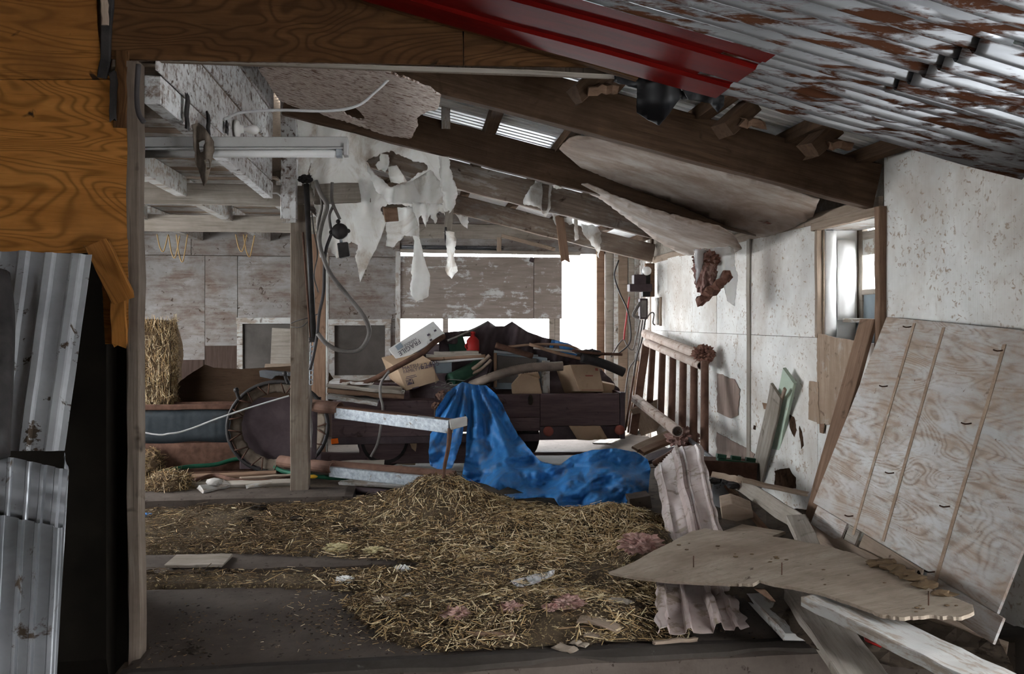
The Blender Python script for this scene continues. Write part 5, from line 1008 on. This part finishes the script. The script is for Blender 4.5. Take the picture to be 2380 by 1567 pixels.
# stall rails
sr = thing('stall_rails', 'rusty stall rails with zinc channels projecting from the post', 'rails', aty(728, 1080, 7.3))
def T(px, py, t): return CAM + ray(px, py) * t
pipe('top_pipe', T(722, 942, 7.4), T(790, 950, 7.2), .058, M['dark_pipe'], sr)
board('top_channel', T(783, 958, 7.2), T(1048, 992, 6.35), .105, .06, (0, 0, 1), M['galv'], sr, wob=.001); board('channel_cap', T(783, 945, 7.22), T(1048, 977, 6.38), .012, .10, (0, 0, 1), M['rust'], sr, wob=.001)
prism('end_bracket', [(1044, 978), (1086, 970), (1086, 990), (1048, 1000)], lambda a, b: aty(a, b, 6.3), (0, .08, 0), M['timber_white'], sr)
pipe('lower_pipe', T(652, 1072, 7.6), T(775, 1088, 7.2), .055, M['dark_pipe'], sr); board('lower_channel', T(768, 1096, 7.2), T(1030, 1124, 6.75), .09, .05, (0, 0, 1), M['galv'], sr, wob=.001); pipe('lower_pipe', T(770, 1082, 7.26), T(1058, 1106, 6.95), .045, M['dark_pipe'], sr)
tube('upright', [T(728, 940, 7.38), T(727, 1010, 7.38), T(724, 1084, 7.38)], .04, M['iron_dark'], sr, 10); tube('cobweb_fuzz', [T(721, 880, 7.3), T(722, 960, 7.3), T(724, 1040, 7.3)], lambda s: .012 + .006 * math.sin(s * 60), M['cable'], sr, 8)
tube('hook_rod', [T(1046, 996, 6.33), T(1042, 1040, 6.33), T(1034, 1080, 6.35), T(1030, 1112, 6.35)], lambda s: .020 - .009 * s, M['rust'], sr, 8)
# trough, hoop, bale
tr_ = thing('steel_trough', 'long galvanised trough with a rusted lower half under the loft', 'trough', (-2.2, 8.5, 0))
zt = lambda py: aty(450, py, 8.4).z
XT0, XT1 = -3.6, aty(690, 1000, 8.4).x
for nm, z0, z1, m in (('upper_panel', zt(1030), zt(950), 'trough'), ('rusted_panel', .06, zt(1030), 'rust')):
    strip(nm, lambda u, v, z0=z0, z1=z1: V((XT0 + (XT1 - XT0) * u, 8.4 + .0012 * math.sin(u * 190) + .03 * (1 - v), z0 + (z1 - z0) * v + (.03 * noise.noise(V((u * 6, 0, 0))) if (v < .01 and z1 > .6) else 0))), 160, 4, M.get(m) or M['galv'], tr_, .004)
board('rim', (XT0, 8.38, zt(945)), (XT1, 8.38, zt(946)), .05, .05, (0, 0, 1), M['rust'], tr_, seg=10); box('back_panel', (XT0, 9.0, .06), (XT1, 9.02, zt(948)), M['rust'], tr_); box('trough_bottom', (XT0, 8.4, .05), (XT1, 9.0, .07), M['rust'], tr_)
box('end_panel', (XT1 - .55, 8.33, .1), (XT1 + .25, 8.36, zt(925)), M['iron_dark'], tr_)
hp_ = thing('spoked_hoop', 'round hoop with spokes and a torn tan band leaning on the trough', 'hoop', T(640, 1092, 7.9))
C0 = T(645, 992, 7.95); AX, AZ = V((1, -.12, 0)).normalized(), V((0, .18, 1)).normalized(); HR = .47
ring = lambda r, dy=0: [C0 + AX * r * 1.06 * math.cos(g) + AZ * r * .95 * math.sin(g) + V((0, dy, 0)) for g in [2 * PI * k / 40 for k in range(41)]]
vs, fs = tube_geo(ring(HR), .020, 8, False); link('outer_rim', mesh('outer_rim', vs, fs), M['black'], hp_, True)
strip('torn_band', lambda u, v: C0 + AX * 1.06 * math.cos(2 * PI * u) * (HR - .02 - .10 * v - .015 * noise.noise(V((u * 50, 0, v)))) + AZ * .95 * math.sin(2 * PI * u) * (HR - .02 - .10 * v - .015 * noise.noise(V((u * 50, 0, v)))) + V((0, .02 + .05 * v, 0)), 90, 4, M['hoop_band'], hp_, .006)
for k in range(26):
    g = 2 * PI * (k + .3) / 26; d = AX * 1.06 * math.cos(g) + AZ * .95 * math.sin(g); g2 = g + (.10 if k % 2 else -.10); d2 = AX * 1.06 * math.cos(g2) + AZ * .95 * math.sin(g2)
    tube('spoke', [C0 + d * (HR - .01) + V((0, -.015, 0)), C0 + d2 * (HR - .12) + V((0, .03, 0))], .007, M['rust'], hp_, 5)
for px, py in ((552, 918), (665, 880)):
    tube('knob_peg', [T(px + 5, py + 12, 7.9), T(px, py, 7.9), T(px - 2, py - 10, 7.9)], .018, M['black'], hp_, 8); fluff('knob', T(px - 3, py - 11, 7.9), .028, M['black'], hp_, 2, (1, 1, 1), 1, .15)
tag(sheet('brown_board', [(396, 945), (398, 908), (420, 885), (450, 864), (476, 848), (496, 855), (560, 858), (690, 850), (760, 858), (775, 880), (770, 945)], lambda a, b: aty(a, b, 9.2 + .0004 * abs(a - 560)), M['brown_ply'] if 'brown_ply' in M else M['ply_dark'], None, 30, .012, 20, .8, 3), 'large dark brown board with a curved top standing behind the trough', 'board')
for lab, q, y, m in (('pale panel leaning in the dark window of the back wall', [(632, 762), (676, 764), (676, 852), (628, 852)], 11.16, 'timber_grey'), ('orange brown ledge board below the dark window', [(616, 846), (680, 845), (680, 856), (614, 857)], 11.14, 'timber_tan')):
    tag(prism('window_board', q, wy(y), (0, .03, 0), M[m]), lab, 'board')
tag(prism('metal_bracket', [(602, 862), (612, 860), (676, 866), (676, 874), (640, 874), (632, 882), (604, 876)], wy(9.12), (0, .12, 0), M['bare_metal']), 'bright folded metal strip lying above the hoop', 'metal scrap')
bale = thing('straw_bale', 'tall straw bale standing at the left behind the corner post', 'straw bale', aty(360, 940, 8.9))
BC = aty(355, 850, 8.95)
bm = bmesh.new(); bm_box(bm, (0, 0, 0), (.52, .5, 1.05)); bmesh.ops.subdivide_edges(bm, edges=bm.edges[:], cuts=7, use_grid_fill=True)
for v in bm.verts: v.co = v.co * (1 + .09 * noise.noise(v.co * 5)) - V((.0, 0, 0)); v.co.x *= 1 - .25 * max(0, v.co.z / .52) ** 3
o = link('bale_body', bm_mesh(bm, 'bale_body'), M['straw_c'], bale); o.matrix_basis = Matrix.Translation(BC + V((-.08, .2, -.05))); adopt(o, bale)
def straws(name, pts, dirs, lens, wids, mats, parent=None, prob=None):
    # many stalks as flat little prisms in one mesh
    n = len(pts); pts = np.asarray(pts); dirs = np.asarray(dirs); dirs = dirs / np.linalg.norm(dirs, axis=1)[:, None]
    side = np.cross(dirs, np.array([0, 0, 1.0])); ln = np.linalg.norm(side, axis=1); side[ln < 1e-3] = (1, 0, 0); side /= np.linalg.norm(side, axis=1)[:, None]
    nor = np.cross(side, dirs); L = (np.asarray(lens) / 2)[:, None]; Wd = (np.asarray(wids) / 2)[:, None]
    P = np.empty((n, 6, 3))
    for e, s in ((0, -1), (1, 1)):
        P[:, e * 3 + 0] = pts + dirs * L * s + side * Wd; P[:, e * 3 + 1] = pts + dirs * L * s - side * Wd; P[:, e * 3 + 2] = pts + dirs * L * s + nor * Wd * .8
    idx = np.arange(n)[:, None] * 6
    q = np.stack([idx[:, 0] + np.array(k) if False else idx + np.array(k)[None, :] for k in ((0, 1, 4, 3), (1, 2, 5, 4), (2, 0, 3, 5))], 1).reshape(-1, 4)
    me = bpy.data.meshes.new(name); me.vertices.add(n * 6); me.vertices.foreach_set('co', P.reshape(-1).astype(np.float32))
    nf = len(q); me.loops.add(nf * 4); me.polygons.add(nf); me.loops.foreach_set('vertex_index', q.reshape(-1).astype(np.int32))
    me.polygons.foreach_set('loop_start', (np.arange(nf) * 4).astype(np.int32)); me.polygons.foreach_set('loop_total', np.full(nf, 4, np.int32))
    for m in mats: me.materials.append(M[m])
    if prob is None: ch = np.random.choice(len(mats), n, p=np.array([.22, .45, .33][:len(mats)]) / sum([.22, .45, .33][:len(mats)]))
    else: r_ = np.random.rand(n); ch = np.where(r_ < prob[0], 0, np.where(r_ < prob[0] + prob[1], 1, 2))
    mi = np.repeat(ch, 3)
    me.polygons.foreach_set('material_index', mi.astype(np.int32)); me.update(); me.validate()
    o = bpy.data.objects.new(name, me); COL.objects.link(o)
    if parent: adopt(o, parent)
    return o
R_ = np.random.RandomState(5)
n = 2600; fp_ = R_.rand(n, 3); th_ = R_.rand(n)
pp = np.stack([BC.x - .08 + (fp_[:, 0] - .5) * .56, np.where(th_ < .6, BC.y - .07, BC.y + .2 * fp_[:, 1]), BC.z - .05 + (fp_[:, 2] - .5) * 1.08], 1)
pp[th_ >= .6, 0] = BC.x + .19; dd_ = R_.randn(n, 3) * np.array([.35, .25, 1.0])
tag(straws('bale_straw', pp, dd_, R_.uniform(.05, .16, n), R_.uniform(.003, .006, n), ('straw_a', 'straw_b', 'straw_c'), bale), None, None, None, 'stuff')
# low clutter on and behind the kerb
def clump(name, lab, c, rx, ry, rz, n, mats=('straw_a', 'straw_b', 'straw_c'), seed=1):
    t = thing(name, lab, 'straw', c); r = np.random.RandomState(seed)
    fluff('clump_core', c + V((0, 0, rz * .2)), 1.0, M['straw_c'], t, 3, (rx * .8, ry * .8, rz * .75), seed, .35)
    g = r.rand(n) * 2 * PI; h = np.arccos(r.rand(n)); k = .75 + .3 * r.rand(n)
    p = np.stack([c.x + rx * k * np.sin(h) * np.cos(g), c.y + ry * k * np.sin(h) * np.sin(g), c.z + rz * k * np.cos(h)], 1)
    tag(straws('clump_straw', p, r.randn(n, 3) * np.array([1, 1, .5]), r.uniform(.04, .13, n), r.uniform(.003, .006, n), mats, t), None, None, None, 'stuff')
clump('straw_clump', 'rounded heap of straw on the kerb behind the corner post', atz(393, 1136, .105), .22, .16, .17, 900)
clump('hay_clump', 'brown hay lump standing by the trough at the far left', atz(352, 1095, .105), .12, .12, .22, 500, ('straw_b', 'straw_c'), 3)
tag(tube('garden_hose', [atz(372, 1098, .16), atz(430, 1086, .15), atz(500, 1080, .15), atz(545, 1068, .19), atz(580, 1066, .2), atz(625, 1080, .16), atz(660, 1096, .13), atz(720, 1106, .12), atz(790, 1112, .09), atz(826, 1106, .09)], .021, M['green_hose']), 'dark green garden hose lying along the trough', 'hose')
for lab, a, b, w, th, m, z in (('long grey plank lying flat behind the straw heap', (380, 1080), (560, 1073), .10, .04, 'timber_grey', .12), ('brown plank lying crosswise below the hoop', (445, 1108), (640, 1100), .08, .03, 'timber_brown', .11), ('grey plank along the kerb edge behind the post', (440, 1130), (680, 1120), .10, .03, 'timber_grey', .12),
        ('pale lath pointing at the foot of the post', (575, 1132), (665, 1118), .045, .02, 'timber_white', .12), ('broken whitish board piece on the kerb', (468, 1138), (528, 1124), .10, .03, 'timber_white', .13), ('orange brown strip lying below the hoop', (560, 1112), (690, 1104), .04, .02, 'timber_tan', .12), ('grey board lying behind the lower stall rail', (760, 1085), (890, 1082), .20, .05, 'timber_grey', .1),
        ('dusty board under the lower stall rail', (795, 1118), (950, 1128), .12, .03, 'timber_white', .05), ('small tan wood offcut lying on the stall rail', (905, 1096), (935, 1086), .05, .03, 'timber_tan', .25)):
    board_lab(board('floor_scrap', atz(*a, z), atz(*b, z), w, th, (.1, 1, .2), M[m], chip=.02), lab, 'board', 'scrap boards on the kerb')
tag(tube('drain_pipe', [atz(806, 1140, .06), atz(860, 1143, .06), atz(905, 1146, .06)], .035, M['iron_dark'], None, 12), 'short dark pipe lying at the end of the kerb', 'pipe')
tag(tube('rusty_chain', [atz(455, 1116, .14), atz(500, 1105, .15), atz(545, 1116, .14), atz(620, 1118, .13), atz(680, 1110, .13)], .02, M['rust']), 'dark rusty chain lying below the hoop', 'chain')
tag(fluff('yellow_cap', atz(727, 1108, .14), .03, M['yellow'], None, 2, (1.6, .8, .6), 3, .3), 'small yellow plastic cap beside the foot of the post', 'plastic')
tag(fluff('white_stone', atz(498, 1120, .18), .045, M['timber_white'], None, 2, (1.5, 1, .8), 7, .4), 'white chalky lump on the broken board', 'stone')
tag(tube('slack_wire', [V((-3.3, 7.1, .9)), aty(330, 1005, 7.0), aty(395, 1008, 7.0), aty(440, 998, 7.05), aty(500, 975, 7.1), aty(580, 948, 7.15), aty(672, 920, 7.2)], .007, M['wire_white']), 'slack pale wire running from the post to the left', 'wire')
for k, (px, y0) in enumerate(((365, 545), (392, 548), (410, 545), (548, 545), (566, 545))):
    d = 40 + 12 * (k % 3); tag(tube('twine_loop', [aty(px, y0, 10.4), aty(px + 6, y0 + d * .7, 10.4), aty(px + 14, y0 + d, 10.4), aty(px + 20, y0 + d * .6, 10.4), aty(px + 26, y0, 10.4)], .008, M['straw_b']), ('first', 'second', 'third', 'fourth', 'fifth')[k] + ' twine loop from the left hanging off the loft joists', 'twine', 'twine loops')

# ---------------------------------------------------------------- straw and litter on the floor
MND = []
for px, py, z, sx, sy in ((1010, 1132, .25, .33, .22), (1100, 1165, .16, .40, .25), (900, 1165, .10, .35, .22), (1440, 1196, .13, .34, .22), (1520, 1240, .16, .22, .25), (1300, 1215, .07, .6, .3), (1180, 1230, .06, .5, .3), (1480, 1285, .07, .2, .2), (600, 1190, .03, 1.2, .25), (1230, 1400, .05, .5, .2), (1330, 1440, .05, .3, .15), (1100, 1420, .035, .4, .2), (1450, 1420, .04, .2, .2), (890, 1400, .03, .12, .1)):
    p = atz(px, py, z); MND.append((p.x, p.y, z, sx, sy))
def hgt(x, y):
    h = 0.0
    for mx, my, z, sx, sy in MND: h = np.maximum(h, 0) + (z * np.exp(-((x - mx) / sx) ** 2 - ((y - my) / sy) ** 2)) * (1 if True else 0)
    return np.minimum(h, .30) if isinstance(h, np.ndarray) else min(h, .30)
STRAW = [(330, 1166), (560, 1152), (790, 1156), (880, 1140), (1000, 1118), (1080, 1125), (1200, 1168), (1320, 1182), (1500, 1182), (1550, 1235), (1560, 1280), (1470, 1320), (1500, 1345), (1620, 1365), (1600, 1500), (1540, 1512), (1180, 1524), (1000, 1506), (880, 1480), (790, 1400), (860, 1372), (700, 1362), (336, 1358), (336, 1328), (700, 1326), (960, 1320), (990, 1305), (800, 1298), (520, 1284), (330, 1284)]
CHAFF = [(338, 1460), (600, 1490), (850, 1470), (900, 1500), (1530, 1510), (1540, 1420), (1100, 1360), (700, 1362), (336, 1358), (336, 1328), (1000, 1310), (330, 1284), (330, 1166), (1500, 1182), (1540, 1520), (340, 1520)]
sp_ = [(p.x, p.y) for p in (atz(a, b, .02) for a, b in STRAW)]
def inpoly(x, y, P):
    c = np.zeros(len(x), bool); j = len(P) - 1
    for i in range(len(P)):
        xi, yi = P[i]; xj, yj = P[j]
        c ^= ((yi > y) != (yj > y)) & (x < (xj - xi) * (y - yi) / (yj - yi + 1e-12) + xi); j = i
    return c
rg = np.random.RandomState(11)
def nz(x, y, s, seed=0): return np.array([noise.noise(V((a * s, b * s, seed))) for a, b in zip(x, y)])
# bed of trodden litter that carries the stalks
gx, gy = np.linspace(-2.3, 2.0, 108), np.linspace(3.86, 7.15, 92); bmv, bmf = [], []
hh = {}
for j, y in enumerate(gy):
    for i, x in enumerate(gx):
        z = float(hgt(x, y)); inn = bool(inpoly(np.array([x]), np.array([y]), sp_)[0])
        hh[i, j] = (z + .012 if inn else z - .004) + .012 * noise.noise(V((x * 7, y * 7, 2))) + .008 * noise.noise(V((x * 21, y * 21, 5))) - (.05 if not inn and z < .012 else 0)
        bmv.append((x, y, hh[i, j]))
for j in range(len(gy) - 1):
    for i in range(len(gx) - 1):
        a = j * len(gx) + i
        if gy[j] < 5.15 and gx[i] < -1.34 - max(0, gy[j] - 4.06) * .40: continue
        bmf.append((a, a + 1, a + len(gx) + 1, a + len(gx)))
straw = thing('straw_litter', 'golden brown straw and trodden litter strewn across the barn floor', 'straw', (0, 5.6, 0), None, 'stuff')
tag(link('litter_bed', mesh('litter_bed', bmv, bmf), M['litter'], straw, True), None, None, None, 'stuff')
def scatter(n, lo, hi, w0, w1, tilt, name, poly=sp_, dens=None, zoff=.016):
    x = rg.uniform(-2.4, 2.0, n * 3); y = rg.uniform(3.86, 7.2, n * 3); k = inpoly(x, y, poly); x, y = x[k], y[k]
    d = nz(x, y, 2.3, 7) * .9 + .55 + 1.6 * hgt(x, y)
    if dens: d = dens(x, y, d)
    k = rg.rand(len(x)) < d; x, y = x[k][:n], y[k][:n]; n = len(x)
    h = hgt(x, y); e = .03; sx = (hgt(x + e, y) - h) / e; sy = (hgt(x, y + e) - h) / e
    g = rg.rand(n) * 2 * PI; c, s = np.cos(g), np.sin(g); dz = c * sx + s * sy + rg.randn(n) * tilt
    z = h + zoff + np.abs(rg.randn(n)) * .012
    return tag(straws(name, np.stack([x, y, z], 1), np.stack([c, s, dz], 1), rg.uniform(lo, hi, n) * rg.uniform(.4, 1, n), rg.uniform(w0, w1, n), ('straw_a', 'straw_b', 'straw_c'), straw, (np.clip(.19 + .14 * x, .03, .32), np.clip(.33 + .14 * x, .10, .46))), None, None, None, 'stuff')  # pale stalks thin out leftward: browner straw plus painted light falloff
scatter(12500, .05, .17, .004, .0085, .16, 'straw_stalks', dens=lambda x, y, d: d * np.where(y < 5.2, .4, 1.0) * np.clip(1.0 + (x + .3) * .45, .35, 1.2), zoff=.02)
scatter(36000, .012, .06, .0025, .0055, .28, 'straw_chaff')
ch_ = [(p.x, p.y) for p in (atz(a, b, .01) for a, b in [(338, 1360), (338, 1520), (1540, 1520), (1540, 1330), (800, 1362)])]
scatter(9000, .008, .035, .0015, .003, .2, 'fine_chaff', ch_, lambda x, y, d: np.clip((d - .45) * .5, .02, 1) * np.where(y < 4.45, 1.6, .5), .034 * 0 + .008)
n_ = 1500; x_ = rg.uniform(-1.3, 1.7, n_); y_ = rg.uniform(3.8, 5.0, n_); k_ = nz(x_, y_, 2.0, 3) > -.05; x_, y_ = x_[k_], y_[k_]; n_ = len(x_); g_ = rg.rand(n_) * 6.28
tag(straws('dirt_crumbs', np.stack([x_, y_, np.full(n_, .006)], 1), np.stack([np.cos(g_), np.sin(g_), 0 * g_], 1), rg.uniform(.006, .022, n_), rg.uniform(.005, .012, n_), ('clod', 'straw_c', 'clod'), straw), None, None, None, 'stuff')
ex_ = [(p.x, p.y) for p in (atz(a, b, .01) for a, b in [(700, 1345), (640, 1420), (760, 1490), (900, 1515), (1200, 1530), (1560, 1530), (1560, 1340), (900, 1330)])]
scatter(7000, .01, .05, .002, .0045, .12, 'edge_chaff', ex_, lambda x, y, d: np.full(len(x), .55), .006)
# single bits lying in the straw
def on_floor(px, py, dz=0.0):
    z = 0.0
    for _ in range(4): p = atz(px, py, z + dz); z = float(hgt(p.x, p.y)) + .012
    return atz(px, py, z + dz)
for k, (px, py, r, w) in enumerate(((602, 1183, .045, 'on the straw below the kerb'), (690, 1207, .035, 'left of the grey post line'), (820, 1238, .05, 'in the middle of the straw'), (866, 1192, .06, 'beside the tall straw mound'), (790, 1216, .03, 'among pale straw'), (1002, 1264, .03, 'in front of the straw mound'), (575, 1210, .035, 'near the grey floor board'), (1135, 1276, .03, 'right of the straw mound'), (896, 1437, .02, 'on the bare slab edge'), (455, 1512, .025, 'at the foot of the concrete lip'))):
    tag(fluff('dung_clod', on_floor(px, py, .01), r, M['clod'], None, 3, (1.5, 1, .7), k, .7), 'black dung clod ' + w, 'clod', 'black clods in the straw')
for k, (px, py, r, m, lab) in enumerate(((782, 1276, .055, 'wool_yellow', 'yellowish wool tuft at the edge of the bare slab'), (868, 1282, .05, 'wool_yellow', 'flat yellow wool tuft right of the larger one'), (985, 1202, .035, 'wool_yellow', 'small yellow tuft on the front of the straw mound'), (1490, 1262, .085, 'insul_pink', 'big pink insulation tuft beside the broken plywood'), (1062, 1428, .05, 'insul_pink', 'pink insulation tuft on the trodden litter'), (1185, 1412, .04, 'insul_pink', 'thin pink insulation wisp right of the pink tuft'), (1322, 1402, .055, 'insul_pink', 'brown pink insulation lump near the clear film'), (1280, 1412, .03, 'insul_pink', 'tiny pink wisp between two insulation lumps'), (800, 1348, .035, 'cloud_white', 'white fibre wisp on the bare slab'), (935, 1322, .03, 'cloud_white', 'white fibre strand beside the slab edge'))):
    tag(fluff('wool_tuft', on_floor(px, py, .012), r, M[m], None, 4, (1.4, 1, .6), k + 20, 1.0), lab, 'insulation', 'insulation tufts on the floor')
tag(sheet('plastic_strip', [(1184, 1352), (1215, 1342), (1262, 1330), (1290, 1324), (1288, 1336), (1250, 1356), (1205, 1366)], lambda a, b: on_floor(a, b, .03 + .012 * math.sin(a / 7.) + .01 * math.sin(b / 3.)), M['film'], None, 6, .002, 7, 1.2, 5), 'crumpled clear plastic strip lying on the straw', 'plastic')
for k, (lab, a, b, w, th, m) in enumerate((('flat grey board lying on the bare slab', (398, 1306), (530, 1303), .24, .02, 'timber_grey'), ('thin dark stick lying on the litter', (1092, 1474), (1198, 1478), .03, .02, 'timber_brown'), ('curled bark slab near the broken plywood', (1345, 1440), (1440, 1466), .10, .012, 'timber_tan'), ('small pale chip on the trodden litter', (1358, 1474), (1400, 1478), .06, .008, 'timber_tan'),
        ('pale straight stick under the lower pink sheet', (1520, 1494), (1620, 1486), .025, .02, 'timber_tan'), ('flat brown scrap by the clear plastic strip', (1275, 1380), (1320, 1372), .08, .01, 'panel_grey'), ('tan chip lying on the left of the litter', (868, 1394), (905, 1390), .06, .015, 'timber_tan'), ('thin twig across the litter edge', (910, 1400), (955, 1378), .012, .01, 'timber_grey'), ('brown chip at the concrete lip', (1290, 1500), (1335, 1512), .07, .01, 'panel_grey'), ('long dry stalk lying by the plastic strip', (1255, 1350), (1312, 1334), .014, .008, 'straw_a'), ('bent grey scrap on the right litter', (1420, 1392), (1462, 1400), .06, .01, 'timber_grey'), ('small board chip beside the mound of litter', (1330, 1490), (1362, 1500), .05, .008, 'panel_grey'), ('pale sliver on the litter', (1188, 1500), (1196, 1478), .012, .008, 'straw_a'), ('brown strip below the bark slab', (1300, 1462), (1370, 1456), .02, .012, 'timber_brown'))):
    p, q = on_floor(*a, .012), on_floor(*b, .012); board_lab(board('floor_chip', p, q, w, th, (.15, 1, 0), M[m], chip=.012, wob=.004 if w > .02 else .001, bow=.02 if 'curled' in lab else 0), lab, 'scrap', 'scraps on the floor')
tag(fluff('blue_scrap', on_floor(340, 1197, .01), .03, M['tarp'], None, 2, (1.4, 1, .5), 2, .6), 'small blue plastic scrap at the foot of the corner post', 'plastic')
# ---------------------------------------------------------------- metal sheets stacked in the near left corner
def ribsheet(lab, TLp, TRp, BRp, BLp, mat, rib, nrm_, nu=90, nv=24, wav=.006, seed=0, cat='metal sheet', edge=None):
    def f(u, v):
        a = TLp.lerp(TRp, u); b = BLp.lerp(BRp, u); p = a.lerp(b, v); h = 0
        for c, w, g in rib: h += g * max(0, min(1, (w - abs(u - c)) / (.35 * w)))
        if edge: p = p + (BLp - TLp).normalized() * edge * noise.noise(V((u * 6, seed, 0))) * (1 if v < .02 else 0)
        return p + nrm_ * (h + wav * noise.noise(V((u * 3, v * 4, seed))))
    return tag(strip('metal_sheet', f, nu, nv, M[mat], None, .0016, smooth=False), lab, cat, 'metal sheets in the near corner')
NB = V((.12, -1, .1)).normalized()
ribsheet('dirty white ribbed metal sheet leaning under the orange plywood', aty(-360, 570, 3.62), aty(214, 592, 3.6), aty(150, 1048, 3.2), aty(-410, 1048, 3.2), 'white_metal', ((.10, .028, .018), (.26, .028, .018), (.42, .028, .018), (.593, .029, .018), (.72, .026, .018), (.825, .024, .018), (.94, .029, .022)), NB, 150, seed=1, edge=.02)
ribsheet('short galvanised metal sheet below the dirty white sheet', aty(-300, 990, 3.16), aty(158, 1092, 3.14), aty(146, 1232, 3.08), aty(-300, 1140, 3.1), 'bare_metal', ((.1, .014, .014), (.25, .014, .014), (.4, .014, .014), (.55, .014, .014), (.705, .014, .014), (.80, .014, .014), (.876, .014, .014), (.952, .02, .016)), NB, 190, seed=2)
ribsheet('tall galvanised metal sheet standing in the lowest left corner', aty(-300, 1130, 3.05), aty(150, 1228, 3.03), aty(128, 1640, 2.8), aty(-330, 1640, 2.8), 'bare_metal', ((.1, .014, .016), (.25, .014, .016), (.4, .014, .016), (.55, .014, .016), (.671, .014, .016), (.776, .014, .016), (.86, .014, .016), (.963, .022, .02)), NB, 190, seed=3)
ribsheet('narrow bright metal edge strip behind the galvanised sheets', aty(150, 1052, 3.3), aty(160, 1092, 3.3), aty(128, 1640, 3.0), aty(108, 1640, 3.0), 'bare_metal', ((.5, .3, .012),), NB, 12, 20, .002, 4)
tag(tube('rolled_sheet', [aty(-10, 640, 3.35), aty(0, 760, 3.25), aty(-14, 1060, 3.05)], .05, M['black'], None, 14), 'dark rolled sheet standing at the far left edge', 'rolled sheet')
# steel tube inside the opening on the corner post
tag(tube('bent_conduit', [aty(322, 150, 3.9), aty(318, 220, 3.9), aty(322, 262, 3.89), aty(334, 284, 3.88)], .012, M['cable_dark']), 'dark bent conduit running down the top of the corner post', 'conduit')
